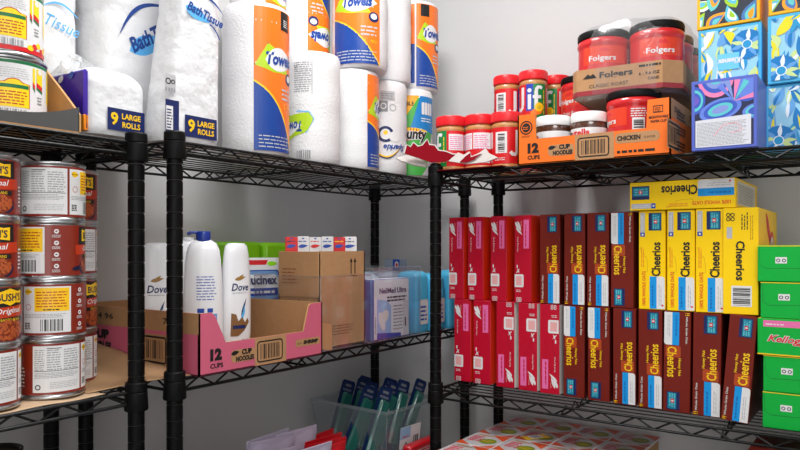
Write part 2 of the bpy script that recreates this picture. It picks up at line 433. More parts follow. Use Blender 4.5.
def pinto_design(b, r, h):
    L = r - .02; fm = cylmap(L)
    b.lathe([(L, .24), (L, .5), (L, h - .42), (L, h - .24)], M_pwhite, 48, mats=[M_redp, M_pwhite, M_pgreen])
    b.greek(fm, M_grey, .1, .9, 1.1, h - .6, 11, 1); b.poly(rect(.1, h - 1.4, 1.1, h - 1.33), fm, M_blk); b.text('60', fm, M_blk, .8, h - 1.7, .3)
    b.greek(fm, M_lgrey, 1.3, 2.55, 2.85, h - .6, 5, 2, fill=.3)
    p = [(1.25, .95), (2.85, .95), (2.85, 2.25), (2.5, 2.3), (2.3, 2.45), (2.05, 2.5), (1.8, 2.45), (1.6, 2.3), (1.25, 2.25)]
    b.poly(p, fm, M_pyel); b.band(p, .05, fm, M_beanor, closed=True, e=.016)
    b.poly(rect(1.3, 1.98, 2.8, 2.18), fm, M_pgreen, .016); b.greek(fm, M_beanor, 1.4, 1.1, 2.75, 1.9, 5, 3, fill=.4)
    b.bars(fm, M_grey, 1.4, .45, 2.7, .85, 30, 5)
    for x0, x1, m in ((3.05, 3.2, 0), (3.3, 3.75, 1)):
        b.poly([(x0, h - .5), (x1, h - .5), (x1, 2.7 - .4), (x0, 2.9 - .4)], fm, M_pyel); b.poly([(x0, 2.9 - .4), (x1, 2.7 - .4), (x1, 2.45 - .4), (x0, 2.65 - .4)], fm, M_redp); b.poly([(x0, 2.65 - .4), (x1, 2.45 - .4), (x1, 2.3 - .4), (x0, 2.5 - .4)], fm, M_pgreen)
    b.poly(ell(3.55, 3.1, .15), fm, M_white, .016)
    b.greek(fm, M_grey, 3.35, 1.3, 3.75, 1.8, 3, 8)
    for k in range(9): b.poly(ell(3.1 + .3 * k, .55 + .12 * (k % 3), .2, .16), fm, M_redp if k % 2 else M_pyel, .014 + .001 * k)
    b.poly([(4.3, h - .45), (8.5, h - .45), (8.5, 1), (4.3, 1.5)], fm, M_pyel, .008)
pc = make_can(2.0, 3.75, pinto_design, 'bean_can', 'white-labelled bean can in a cut cardboard tray, lower of two', 'can', 'white-labelled bean cans')
px, py = -41.0, 18.9
place(pc, (px, py, A_TOP + .16), face(px, py) - 1.75 / 1.98)
dup(pc, 'white-labelled bean can stacked on another in the cardboard tray, upper of two', (px + .1, py - .25, A_TOP + .16 + 3.76), face(px, py) - 1.7 / 1.98)
# can on the shelf below
def dark_design(b, r, h):
    L = r - .02; fm = cylmap(L); b.lathe([(L, .24), (L, h - .75), (L, h - .24)], M_blk, 40, mats=[mat('mustard_label', (150, 112, 30), .5), mat('mustard_label', (0, 0, 0))])
lc = thing('food_can', 'dark-lidded can with a mustard label on the shelf below the bean stacks', 'can', (-41.3, 18.2, -15.55))
b = MB(); b.lathe(can_prof(1.55, 4.3), mat('dark_steel', (60, 58, 55), .35, 1), 36); b.build('can_body', lc)
b = MB(); dark_design(b, 1.55, 4.3); b.build('paper_label', lc)

# cardboard under and around the cans
def tray_card(t, m=M_kraft): pass
tr = thing('cardboard_tray', 'torn grey and brown cardboard tray holding the white-labelled bean cans', 'tray', (-38.35, 0, A_TOP + .02))
b = MB(); m_dg = mat('dark_grey_card', (74, 74, 74), .7)
b.box(-4.9, 0, 8, 21.6, 0, .12, M_kraft, .01)
def lip(u, v): return (-.05 + .0 * v, 8 + 13.6 * u, .12 + v * (.62 + .25 * sin(5 * u) * u))
b.grid(lambda u, v: (0, 8 + 13.6 * u, .1 + v * (.55 + .9 * u ** 6 + .08 * sin(6 * u))), 24, 2, m_dg)
b.grid(lambda u, v: (-.12, 8 + 13.6 * u, .1 + v * (.55 + .9 * u ** 6 + .08 * sin(6 * u))), 24, 2, M_kraft)
b.grid(lambda u, v: (-.12 * v, 8 + 13.6 * u, .1 + (.55 + .9 * u ** 6 + .08 * sin(6 * u))), 24, 1, M_kraft_edge)
b.build('tray_base', tr)
b = MB()
top = lambda u: 1.0 + 4.0 * u ** .95
b.grid(lambda u, v: (-4.8 * u, 21.55, .1 + v * top(u)), 20, 3, M_kraft)
b.grid(lambda u, v: (-4.8 * u, 21.7, .1 + v * top(u)), 20, 3, m_dg)
b.grid(lambda u, v: (-4.8 * u, 21.55 + .15 * v, .1 + top(u)), 20, 1, M_kraft_edge)
b.grid(lambda u, v: (0, 21.55 + .15 * u, .1 + v * top(0)), 1, 1, M_kraft_edge)
b.build('side_wall', tr)
b = MB()
def sheet(u, v):
    x = -.2 - 11.3 * v; y = -2 + 25.2 * u
    z = .05 + .03 * sin(y * 1.7 + x) + .03 * sin(x * 2.3)
    return (x, y, z)
b.grid(sheet, 60, 24, mat('kraft_paper', (198, 168, 136), .8, var=.08, bscale=30))
tag(b.build('cardboard_sheet', loc=(-38.15, 0, A_LOW - .02), solid=.03), 'flat brown cardboard sheet under the baked bean cans', 'cardboard')
b = MB()
def sheet2(u, v):
    x = -1.2 - 11.3 * v + 2.6 * u * (1 - v); y = 22.6 + 5.45 * u
    z = .13 + .05 * sin(x * 1.2 + 3 * u) + .55 * u + 1.7 * v ** 1.3 * u ** 1.5
    return (x, y, z)
b.grid(sheet2, 20, 40, mat('kraft_paper_2', (176, 138, 100), .8, var=.08, bscale=30))
tag(b.build('kraft_paper', loc=(-38.15, 0, A_LOW - .02), solid=.03), 'loose kraft paper curling between the bean cans and the pink tray', 'paper')
for o in [o for o in bpy.data.objects if o.name.startswith('bean_can') and o.parent is None and o.location.z < (EYE + 6) * IN]: pass

# ------------------------------------------------------------------ toilet tissue packs
def roundbox(b, w, d, h, m, rc=1.6, seams=(), amp=.12, n=48, topr=.9, lean=0, tp=0, pw=5):
    """soft wrapped pack: rounded-rectangle section that pinches in at the seams between rolls"""
    def sec(a, sc):
        c_, s_ = cos(a), sin(a); p = pw
        k = 1 / ((abs(c_) ** p + abs(s_) ** p) ** (1 / p)); return (c_ * k * w / 2 * sc, s_ * k * d / 2 * sc)
    K = 44
    def fn(u, v):
        z = v * h; sc = 1 - .006 * sin(u * 31)
        for q in seams: sc -= amp * .25 * math.exp(-((z - q) / .22) ** 2)
        if z < .5: sc *= 1 - .06 * (1 - z / .5) ** 2
        if z > h - topr: sc *= math.sqrt(max(0.0, 1 - ((z - h + topr) / topr) ** 2 * .55))
        x, y = sec(2 * pi * u, sc); y = (y - d / 2) * (1 - tp * z) + d / 2; return (x + lean * z, y, z)
    b.grid(fn, n, K, m)
    cap = [fn(i / n, 1) for i in range(n)]; c0 = (lean * h, 0, h + .12)
    b.add(cap + [c0], [(i, (i + 1) % n, n) for i in range(n)], m)
    b.add([fn(i / n, 0) for i in range(n)] + [(0, 0, 0)], [((i + 1) % n, i, n) for i in range(n)], m)
def swoosh_logo(b, fm, x, y, w, txt, rot=0, e=.03):
    """light-blue brush oval with dark blue lettering and an arc above"""
    c, d = cos(rot), sin(rot); R = lambda p: [(x + a * c - q * d, y + a * d + q * c) for a, q in p]
    m_lb = mat('light_blue_print', (90, 175, 235), .4); m_db = mat('tissue_blue', (28, 66, 140), .4)
    b.poly(R(leaf(-.55 * w, -.05 * w, .15 * w, -.12 * w, .28 * w)), fm, m_lb, e)
    b.band(R([(-.55 * w + 1.05 * w * t, .22 * w + .2 * w * sin(pi * t)) for t in [i / 16 for i in range(17)]]), lambda t: .01 * w + .05 * w * sin(pi * min(1, t * 1.02)), fm, m_db, e)
    b.band(R([(.15 * w + .33 * w * t, -.16 * w - .22 * w * t * t) for t in [i / 8 for i in range(9)]]), .035 * w, fm, m_db, e)
    b.text(txt, fm, m_db, x - .0 * w * c, y, .22 * w, 1.0 * w, rot=rot, shear=.25, bold=.035, e=e + .012)
zB = B_TOP + .08
# A: upright pack, "Bath Tissue", 9 large rolls
t = thing('toilet_tissue_pack', 'tall white toilet tissue pack with navy 9 LARGE ROLLS label, beside the paper towels', 'toilet paper', (-39.0, 28.95, zB))
b = MB(); roundbox(b, 3.2, 4.7, 16.5, M_tissue, seams=(4.3, 8.6, 12.8), tp=.03, pw=3.6); b.build('wrapped_rolls', t)
b = MB(); f = flat((1.63, -3.1, 0), (0, 1, 0), (0, 0, 1), (1, 0, 0))
b.poly(rect(2.2, .35, 4.75, 1.75), f, M_navy, .02); b.text('9', f, M_gold, 2.7, 1.08, .85, bold=.03, e=.04); b.text('LARGE', f, M_gold, 3.85, 1.3, .38, 1.35, bold=.03, e=.04); b.text('ROLLS', f, M_gold, 3.85, .78, .38, 1.3, bold=.03, e=.04)
b.poly(rect(.75, .3, 1.75, 2.5), f, M_navy, .02); b.poly(rect(.8, .6, 1.3, 2.1), f, M_white, .03); b.greek(f, M_navy, .85, .7, 1.25, 2.0, 7, 3, e=.04)
b.poly(rect(.7, 3.0, 1.5, 4.1), f, M_lgrey, .02); b.bars(f, M_grey, .75, 3.0, 1.45, 3.25, 14, e=.03); b.band(ell(.95, 3.65, .17, n=10), .07, f, M_blk, closed=True, e=.03); b.band(ell(1.3, 3.65, .12, n=10), .06, f, M_blk, closed=True, e=.03)
swoosh_logo(b, f, 3.85, 8.6, 2.9, 'BathTissue', -.2, -.01)
b.build('printed_wrapper', t)
# B: front pack with purple end
t = thing('toilet_tissue_pack', 'short tissue pack with a purple and orange end, behind the left rack post', 'toilet paper', (-41.3, 24.4, zB), .03)
b = MB(); roundbox(b, 4.9, 4.1, 4.1, M_tissue, topr=1.1); b.build('wrapped_rolls', t)
b = MB(); f = flat((2.5, -2.1, 0), (0, 1, 0), (0, 0, 1), (1, 0, 0))
b.poly(rect(1.2, .3, 3.75, 1.65), f, M_navy, .03); b.text('9', f, M_gold, 1.65, 1.0, .8, bold=.03, e=.05); b.text('LARGE', f, M_gold, 2.8, 1.22, .36, 1.3, bold=.03, e=.05); b.text('ROLLS', f, M_gold, 2.8, .7, .36, 1.25, bold=.03, e=.05)
b.build('printed_wrapper', t)
b = MB(); M_purple = mat('purple_wrap', (62, 34, 150), .3, bump=.4, bscale=60)
g = flat((-2.4, -1.9, 0), (1, 0, 0), (0, 0, 1), (0, -1, 0))
b.box(-2.2, 2.1, -2.12, -1.8, .1, 3.75, M_purple, .12)
b.box(-2.1, 2.1, -2.14, -1.85, .1, 1.05, mat('orange_wrap', (240, 140, 20), .35), .04)
g = flat((-2.2, -2.15, 0), (1, 0, 0), (0, 0, 1), (0, -1, 0))
b.poly(rect(1.3, .2, 3.7, .98), g, M_navy, .01); b.text('SHEETS', g, M_white, 2.5, .76, .26, 1.9, bold=.03); b.text('PER ROLL', g, M_white, 2.5, .42, .24, 1.9, bold=.03)
for k in range(3): b.poly(ell(.8 + k * 1.1, 3.3 + .1 * k, .3, .2, .5), g, M_blue if k != 1 else M_white, .02)
b.build('printed_end_panel', t)
b = MB()
def knot(u, v):
    a = 2 * pi * u; r = (2.0 - 1.7 * v) * (1 + .12 * sin(5 * a + 6 * v)); return (-.6 + r * cos(a) * 1.05 - 1.2 * v, -.6 + r * sin(a) * .8, 3.75 + 1.7 * v ** .8 + .1 * sin(7 * a))
b.grid(knot, 40, 8, film('crinkled_film', gloss=.2, dens=.35, crinkle=.8)); b.build('gathered_film_top', t)
# C: leaning pack behind
t = thing('toilet_tissue_pack', 'large white tissue pack leaning behind, its blue Bath Tissue lettering slanting up', 'toilet paper', (-45.3, 29.3, zB), 0.0)
b = MB(); roundbox(b, 6.6, 8.2, 16.5, M_tissue, seams=(4.6, 9.0, 13.2)); b.build('wrapped_rolls', t)
b = MB(); f = flat((3.29, -4.1, 0), (0, 1, 0), (0, 0, 1), (1, 0, 0))
swoosh_logo(b, f, 3.9, 8.0, 4.6, 'BathTissue', .6, .03)
b.poly([(3.2, 11.2), (4.0, 11.5), (4.0, 12.4), (3.2, 12.1)], f, M_grey, .02); b.poly([(3.35, 11.45), (3.85, 11.65), (3.85, 12.2), (3.35, 12.0)], f, M_white, .03)
b.build('printed_wrapper', t)
# D: pack on the far left
t = thing('toilet_tissue_pack', 'plain white wrapped tissue pack directly behind the white-labelled bean cans', 'toilet paper', (-46.2, 21.2, A_TOP + .1), 0.0)
b = MB(); roundbox(b, 5.8, 7.0, 16.5, M_tissue, seams=(4.2, 8.5, 12.6)); b.build('wrapped_rolls', t)
b = MB(); f = flat((2.88, -3.5, 0), (0, 1, 0), (0, 0, 1), (1, 0, 0))
b.poly([(4.6, 12.6), (5.3, 11.6), (5.4, 11.75), (4.8, 12.9)], f, M_blk, .03); b.poly([(5.0, 11.7), (5.3, 11.5), (5.3, 11.2), (4.9, 11.3)], f, M_lgrey, .03)
m_lb = mat('light_blue_print', (90, 175, 235), .4)
b.band([(4.4 + 2.2 * u, 8.5 + .5 * sin(pi * u) - .3 * u) for u in [i / 12 for i in range(13)]], lambda q: .05 + .08 * sin(pi * q), f, m_lb, .03)
b.text('Tissue', f, m_lb, 5.6, 7.5, .75, 2.2, shear=.3, rot=-.2, e=.03)
b.build('printed_wrapper', t)

# ------------------------------------------------------------------ paper towel rolls
def roll_body(b, r, h, m=M_paper):
    q = .45
    pr = [(.9, h - .35), (1.0, h - .05), (r - q, h), (r - .13, h - .12), (r, h - q)]
    k = 10
    pr += [(r + .03 * sin(i * 1.9), h - q - (h - 2 * q) * i / k) for i in range(1, k)]
    pr += [(r, q), (r - .13, .12), (r - q, 0), (0, 0)]
    b.lathe([(0, h - .4)] + pr, m, 40)
def sparkle(b, r, h, s0, s1, flip=False):
    """orange label with blue foot, white burst and Towels lettering; s runs around the roll"""
    c = cylmap(r + .02); W = s1 - s0
    fm = (lambda s, t, e: c(s0 + s1 - s, h - t, e)) if flip else (lambda s, t, e: c(s, t, e))
    fm.step = c.step
    lo, hi = .3, h - .45
    b.poly(rect(s0, lo, s1, hi), fm, M_towelorange, .01)
    curve = [(s0 + W * i / 10, lo + (h * .45) * (1 - (i / 10)) ** 1.1 * (1) + h * .16 * sin(pi * i / 10) * .6) for i in range(11)]
    b.poly([(s0, lo), (s1, lo)] + curve[::-1], fm, M_towelblue, .016); b.band(curve, .13, fm, M_gold, .022)
    y = h * .63
    b.poly([(s0 + .05, y - .6), (s0 + W * .28, y + 1.1), (s0 + W * .55, y + .5), (s0 + W * .8, y - .9), (s0 + W * .4, y - 1.0)], fm, M_lime, .016)
    b.band([(s0 + .05, y - .6), (s0 + W * .28, y + 1.1), (s0 + W * .42, y + .55)], .08, fm, M_navy, .02)
    b.poly(leaf(s0 + W * .22, y - .15, min(s1 - .03, s0 + W * .22 + 3.3), y, 1.75, .1), fm, M_white, .02, clip=(s0, lo, s1, hi))
    x0 = s0 + W * .25
    b.text('Towels', fm, M_towelblue, x0 + 1.3, y + .05, .95, 2.7, shear=.25, bold=.045, rot=.05, e=.034)
    b.greek(fm, M_lgrey, s0 + .35, lo + .25, s1 - .3, lo + 1.3, 4, 5, e=.026, fill=.3)
    b.greek(fm, M_lgrey, s0 + W * .6, y - 2.9, s1 - .2, y - 1.9, 3, 8, e=.026)
    b.text('1', fm, M_gold, s0 + W * .68, y - 3.4, .4, e=.03); b.text('MEGA', fm, M_gold, s0 + W * .86, y - 3.4, .25, .6, e=.03)
    b.poly(ell(s0 + W * .86, y - 1.25, .5, .45), fm, M_navy, .024); b.poly(ell(s0 + W * .86, y - 1.2, .32, .26), fm, M_white, .03)
    return fm
def towel(label, x, y, z, r, h, wrap):
    t = thing('paper_towel_roll', label, 'paper towels', (x, y, z), face(x, y), 'wrapped paper towel rolls')
    b = MB(); roll_body(b, r, h); b.build('wrapped_roll', t)
    if wrap:
        b = MB(); wrap(b, r, h); b.build('printed_wrapper', t)
    return t
def w1(b, r, h):
    fm = sparkle(b, r, h, -.15, 3.6)
    b.poly(rect(2.0, h - 1.9, 3.0, h - .5), fm, M_blk, .024); b.greek(fm, M_white, 2.3, h - 1.6, 2.8, h - 1.0, 4, 2, e=.03)
towel('tall paper towel roll with an orange and blue label, next to the tissue pack', -39.9, 36.4, zB, 2.5, 11.3, w1)
def w2(b, r, h):
    c = cylmap(r + .02); fm = lambda s, t, e: c(-s, h - t, e); fm.step = c.step
    b.greek(c, M_grey, -1.6, h - 3.4, -.1, h - .9, 14, 3, fill=.35); b.poly(rect(-.1, h - 3.6, .0, h - .7), c, M_lgrey)
    b.band([(-1.6, h - 1.2), (-1.45, h - 1.5), (-1.3, h - 1.2)], .05, c, M_blk)
    y = 5.2
    b.poly([(-.3, y + .9), (1.0, y + 1.0), (2.4, y - .5), (.8, y - .9), (-.9, y + .2)], c, M_lime, .012) if 0 else None
    b.poly([(-2.6, 3.9), (-.3, 4.1), (.1, 3.6), (-.5, 2.5), (-1.6, 2.2), (-2.6, 1.7)], c, M_lime, .012)
    b.band([(-2.6, 3.9), (-1.2, 4.25), (-.3, 4.15), (.1, 3.6), (-.5, 2.5), (-1.0, 2.6)], .09, c, mat('light_blue_print', (0, 0, 0)), .018)
    b.poly(leaf(-3.4, 2.6, -.9, 3.1, 1.2), c, M_white, .016)
    b.text('Towels', fm, M_towelblue, 1.95, h - 3.0, .85, 2.1, shear=.25, bold=.03, e=.03)
    b.bars(c, M_grey, -1.35, .35, -.1, 1.05, 22, 2)
towel('plain white paper towel roll wrapped upside down, with a lime green logo upside down', -39.9, 42.7, zB, 2.3, 9.2, w2)
def w3(b, r, h):
    sparkle(b, r, h, 1.3, 5.0)
    c = cylmap(r + .02); b.bars(c, M_grey, -2.3, .5, -1.7, 1.4, 14, 4)
towel('white paper towel roll showing only a thin edge of its orange label', -39.9, 48.0, zB, 2.3, 8.9, w3)
def w4(b, r, h):
    c = cylmap(r + .02); fm = lambda s, t, e: c(-s, h - t, e); fm.step = c.step
    b.poly(rect(-.3, 0 + h - 1.9, 1.1, h - 1.1), c, M_lgrey); b.greek(c, M_grey, -.2, h - 1.8, 1.0, h - 1.2, 3, 6)
    b.poly(rect(-.5, h - 3.0, .4, h - 2.0), c, M_grey); b.band(ell(0, h - 2.5, .25, n=10), .08, c, M_white, closed=True, e=.02); b.band(ell(.9, h - 2.6, .3, n=12), .05, c, M_grey, closed=True)
    b.poly(ell(.2, 3.7, .8, .75), c, M_navy); b.poly(ell(.2, 3.7, .5, .5), c, M_white, .018); b.poly(ell(.2, 3.85, .22, .2), c, M_gold, .024)
    b.poly(ell(1.1, 3.5, .6, .5), c, M_white, .02)
    b.text('Sparkle', fm, M_towelblue, -1.1, h - 2.55, .7, 2.2, shear=.25, bold=.03, e=.03)
    b.band([(-1.0 + 2.8 * u, 2.4 - .9 * sin(pi * u) + .2 * u) for u in [i / 10 for i in range(11)]], lambda q: .16 * sin(pi * q) + .02, c, M_gold)
    b.band([(-1.05 + 2.8 * u, 2.28 - .9 * sin(pi * u) + .2 * u) for u in [i / 10 for i in range(11)]], lambda q: .1 * sin(pi * q) + .02, c, M_navy, .02)
towel('white paper towel roll with a navy logo upside down, beside the green one', -39.9, 52.5, zB, 2.24, 8.8, w4)
def w5(b, r, h):
    c = cylmap(r + .02); g = mat('towel_green', (70, 172, 74), .35)
    b.poly([(-3, .3), (1.6, .3), (2.9, h * .62), (2.9, h - 1.0), (-3, h - 1.0)], c, g)
    b.poly([(-3, h - 3.6), (-.6, h - 3.1), (.9, h - .8), (-3, h - .8)], c, mat('towel_amber', (240, 170, 30), .35), .016)
    b.poly([(.0, h - 4.0), (3.0, h - 4.4), (3.0, h - .8), (1.0, h - .8)], c, mat('towel_sky', (30, 130, 200), .35), .018)
    for k in range(4): b.poly(rrect(1.15 + k * .38, h - 2.6, 1.48 + k * .38, h - 1.4, .1), c, M_white, .024)
    b.greek(c, M_white, 1.1, h - 3.3, 2.5, h - 2.8, 2, 5, e=.024)
    b.text('FLEXIBLE', c, M_blk, -.6, h - 1.6, .4, 1.9, bold=.03, e=.026)
    b.poly(leaf(-1.6, 4.2, 1.7, 4.5, 1.3), c, M_redp, .02); b.poly(leaf(-1.6, 4.35, 1.9, 4.7, .9), c, M_gold, .022)
    b.text('Bounty', c, M_white, .05, 4.2, 1.5, 3.55, shear=.15, bold=.09, e=.03); b.text('Bounty', c, M_blk, .05, 4.2, 1.4, 3.4, shear=.15, bold=.04, e=.038)
    b.poly([(1.2, .3), (3.0, 2.8), (3.0, .3)], c, M_lgrey, .016)
    b.greek(c, M_white, -1.2, 2.6, .8, 3.1, 3, 5, e=.024)
towel('green paper towel roll with black lettering, last of the lower row by the jars', -39.9, 57.0, zB, 2.24, 8.9, w5)
zU = zB + 8.98
def w6(b, r, h):
    sparkle(b, r, h, -2.7, 1.9)
    c = cylmap(r + .02); b.greek(c, M_grey, 3.3, .6, 3.5, 1.4, 3, 5)
towel('upper paper towel roll with a wide orange Towels label facing out', -39.6, 48.6, zU, 2.5, 9.0, w6)
def w7(b, r, h): sparkle(b, r, h, -6.2, -3.2)
towel('upper white paper towel roll with its label turned away, between two orange ones', -40.2, 53.7, zU, 2.2, 9.0, w7)
def w8(b, r, h):
    fm = sparkle(b, r, h, .1, 3.2); c = cylmap(r + .02)
    b.poly(rect(-.45, .6, -.05, h - 1.2), c, M_towelblue, .012); b.poly(rect(-.45, h - 4.5, -.05, h - .5), c, M_towelorange, .016)
    b.poly(rect(.55, h - 1.7, 1.5, h - .5), fm, M_blk, .024)
towel('orange-labelled paper towel roll at the far end of the top layer', -40.2, 58.3, zU, 2.35, 9.0, w8)
def w9(b, r, h): sparkle(b, r, h, .3, 4.2, True)
towel('upper paper towel roll with upside-down orange label, set back behind the front rolls', -44.8, 46.8, zB + 9.0, 2.35, 9.0, w9)
towel('lower back row paper towel roll mostly hidden behind the plain white rolls', -45.2, 47.2, zB, 2.3, 8.9, w9)
def w10(b, r, h): sparkle(b, r, h, .6, 4.0)
towel('back row paper towel roll with an orange label, peeking over the tall front roll', -44.9, 41.2, zB + 9.0, 2.35, 9.0, w10)
towel('plain paper towel roll in the back row under the peeking one', -45.2, 41.6, zB, 2.3, 8.9, None)

# ------------------------------------------------------------------ peanut butter jars, chocolate spread, coffee
M_jarred = mat('jar_lid_red', (226, 22, 34), .35)
M_pb = mat('peanut_butter', (196, 138, 82), .35, coat=.5)
def make_pb(face_kind):
    t = thing('peanut_butter_jar', '', 'jar', group='peanut butter jars')
    b = MB(); b.lathe([(0, 0), (1.2, 0), (1.3, .12), (1.3, .45), (1.27, .5), (1.27, 3.6), (1.3, 3.7), (1.3, 3.85), (1.15, 4.1), (1.1, 4.2)], M_pb, 36); b.build('jar_body', t)
    b = MB(); b.lathe([(1.1, 4.08), (1.31, 4.08), (1.33, 4.12), (1.33, 4.85), (1.28, 4.93), (1.1, 4.95), (1.08, 4.9), (0, 4.9)], M_jarred, 48)
    for i in range(60):
        a = 2 * pi * i / 60; b.tube((1.335 * cos(a), 1.335 * sin(a), 4.15), (1.335 * cos(a), 1.335 * sin(a), 4.83), .022, M_jarred, 4)
    b.build('screw_lid', t)
    b = MB(); c = cylmap(1.29, 0); w = M_white
    b.lathe([(1.29, .5), (1.29, 3.6)], M_redp, 48)
    # s = 0 logo centre
    b.poly(rect(-2.9, .5, -1.7, 3.6), c, M_redp, .008)
    gg = mat('jar_green', (0, 128, 60), .4); bb = mat('jar_blue', (20, 60, 175), .4)
    b.poly(rect(-.7, .5, .0, 3.6), c, bb, .01); b.poly(rect(.0, .5, 1.3, 3.6), c, gg, .01)
    b.poly(rect(-.7, .5, .3, 1.1), c, M_redp, .014); b.poly(ell(.3, 1.0, .6, .3, .2), c, M_towelorange, .018)
    b.poly(rect(-.52, 1.25, -.2, 2.65), c, w, .02); b.poly(ell(-.36, 3.0, .2), c, w, .02)
    b.poly(rect(.1, 1.25, .43, 2.9), c, w, .02); b.band([(.27, 2.85), (.3, 3.12), (.45, 3.3), (.65, 3.3), (.85, 3.2)], .3, c, w, .021); b.poly(rect(-.05, 2.25, .75, 2.55), c, w, .022)
    b.poly(rect(-1.25, 1.7, -.9, 3.35), c, w, .02); b.band([(-1.08, 1.75), (-1.12, 1.45), (-1.3, 1.28), (-1.55, 1.3), (-1.72, 1.5)], .32, c, w, .021)
    b.poly(ell(.55, 1.45, .42), c, M_gold, .026); b.greek(c, gg, .35, 1.3, .75, 1.6, 3, 3, e=.034, fill=.3)
    b.greek(c, M_gold, 1.0, .8, 1.2, 3.2, 1, 5, vert=True, e=.02)
    # information panels
    b.poly(rect(1.5, 1.9, 2.9, 3.3), c, w, .01); b.greek(c, M_pinkp, 1.58, 2.0, 2.85, 3.2, 7, 3, e=.018); b.greek(c, M_pinkp, 3.1, 1.9, 4.4, 3.2, 7, 4, e=.018)
    b.poly(rect(3.0, 1.9, 4.6, 3.3), c, w, .01); b.poly(rect(4.0, .7, 4.5, 1.3), c, w, .01); b.band(ell(4.25, 1.0, .15, n=8), .08, c, M_blk, closed=True, e=.02)
    b.poly(rect(5.05, 1.4, 6.1, 3.2), c, w, .01); b.bars(c, M_blk, 5.3, 1.5, 5.9, 3.1, 24, 6, vert=False)
    b.greek(c, w, 5.0, .8, 6.0, 1.1, 2, 7)
    b.build('jar_label', t)
    return t
pb = make_pb(0)
zC = C_TOP + .06
pbs = [(-32.12, 52.2, 0, 1.7, 'peanut butter jar with green and red label, nearest the green towel roll'),
       (-29.63, 53.0, 0, 3.6, 'peanut butter jar with its small print facing out, second in the lower front row'),
       (-27.2, 53.3, 0, 6.05, 'lower peanut butter jar with its barcode facing out, touching the orange carton'),
       (-30.5, 59.95, 1, 6.25, 'upper peanut butter jar with barcode facing out, above the front row'),
       (-27.65, 59.7, 1, .0, 'upper peanut butter jar with the blue and green logo facing out'),
       (-25.2, 61.4, 1, 1.2, 'upper peanut butter jar mostly hidden between the logo jar and the coffee canister'),
       (-30.5, 59.95, 0, 2.2, 'back row peanut butter jar hidden under the barcode jar'),
       (-27.65, 59.7, 0, 3.2, 'back row peanut butter jar hidden under the logo jar'),
       (-24.6, 61.9, 0, 4.2, 'back row peanut butter jar hidden under the coffee canister')]
for i, (x, y, lv, s_, lab) in enumerate(pbs):
    if i in (5, 8): x, y = -26.65, 62.7
    rz = face(x, y) - s_ / 1.29; z = zC + lv * 4.96
    if i == 0: place(pb, (x, y, z), rz); pb['label'] = lab
    else: dup(pb, lab, (x, y, z), rz)

M_coffee = mat('coffee_red', (206, 24, 30), .28, coat=.4)
M_coffee2 = mat('coffee_label_orange', (222, 60, 30), .3, var=.12, bscale=12)
def make_coffee():
    t = thing('coffee_canister', '', 'coffee canister', group='red coffee canisters')
    b = MB(); b.lathe([(0, 0), (1.8, 0), (1.95, .12), (1.95, 3.85), (2.02, 3.97), (2.04, 4.15), (1.98, 4.4), (1.8, 4.55)], M_coffee, 44); b.build('canister_body', t)
    b = MB(); b.lathe([(1.8, 4.47), (2.0, 4.5), (2.02, 4.55), (2.02, 4.92), (1.96, 5.05), (1.7, 5.06), (1.65, 5.0), (0, 5.0)], M_plastic, 44); b.build('plastic_lid', t)
    b = MB(); c = cylmap(1.96)
    b.lathe([(1.96, .35), (1.96, 3.75)], M_coffee, 48)
    b.poly(rect(-1.6, 2.4, 1.9, 3.75), c, M_coffee2, .006)
    b.poly([(-.3, 3.3), (0, 3.6), (.15, 3.5), (.3, 3.65), (.6, 3.3)], c, M_redp, .012)
    b.text('Folgers', c, M_white, 0, 2.75, .55, 2.1, bold=.02, e=.026, rot=.0)
    b.text('Classic Roast', c, M_white, .3, 1.7, .36, 1.9, shear=.2, e=.024)
    b.poly(leaf(-1.5, .7, 1.6, .8, .45), c, M_coffee2, .012)
    b.poly(rect(2.3, 1.3, 3.2, 2.9), c, M_white, .012); b.bars(c, M_blk, 2.4, 1.4, 3.1, 2.8, 24, 8, vert=False)
    b.greek(c, M_white, 2.2, 3.0, 3.4, 3.7, 4, 9)
    b.build('canister_label', t)
    return t
cf = make_coffee()
place(cf, (-16.15, 52.9, zC + .1), face(-16.15, 52.9) - 2.4 / 1.96); cf['label'] = 'red coffee canister with black lid in the orange carton under the wrapped pack'
dup(cf, 'red coffee canister with black lid standing behind the chocolate spread jars', (-23.2, 60.8, zC + 3.8), face(-23.2, 60.8) - 1.5 / 1.96)
b = MB()
# support under the rear canister
# chocolate spread
def make_choc():
    t = thing('chocolate_spread_jar', '', 'jar', group='chocolate spread jars')
    b = MB(); b.lathe([(0, 0), (1.2, 0), (1.36, .15), (1.4, .5), (1.38, 1.3), (1.36, 1.7), (1.38, 2.3), (1.4, 2.7), (1.32, 2.98), (1.15, 3.05)], mat('chocolate', (78, 44, 28), .2, coat=.8), 40); b.build('glass_jar', t)
    b = MB(); b.lathe([(1.15, 2.98), (1.38, 3.0), (1.4, 3.06), (1.4, 3.68), (1.34, 3.76), (0, 3.76)], mat('white_lid', (240, 240, 240), .35), 44); b.build('screw_lid', t)
    b = MB(); c = cylmap(1.42); b.lathe([(1.42, .4), (1.42, 2.5)], M_white, 44); b.text('utella', c, M_redp, .15, 2.15, .5, 1.6, bold=.03); b.text('n', c, M_blk, -.85, 2.1, .38, bold=.04, e=.03)
    b.greek(c, M_grey, 1.3, .8, 2.9, 2.1, 7, 3); b.poly(ell(0, .9, .8, .3), c, M_beans2); b.build('jar_label', t)
    return t
ch = make_choc(); place(ch, (-22.35, 52.1, zC + .1), face(-22.35, 52.1) - 2.3 / 1.42); ch['label'] = 'chocolate spread jar with a white lid in the orange carton, far from the canister'
dup(ch, 'chocolate spread jar in the back row under a coffee canister', (-23.2, 60.8, zC), 1.0)
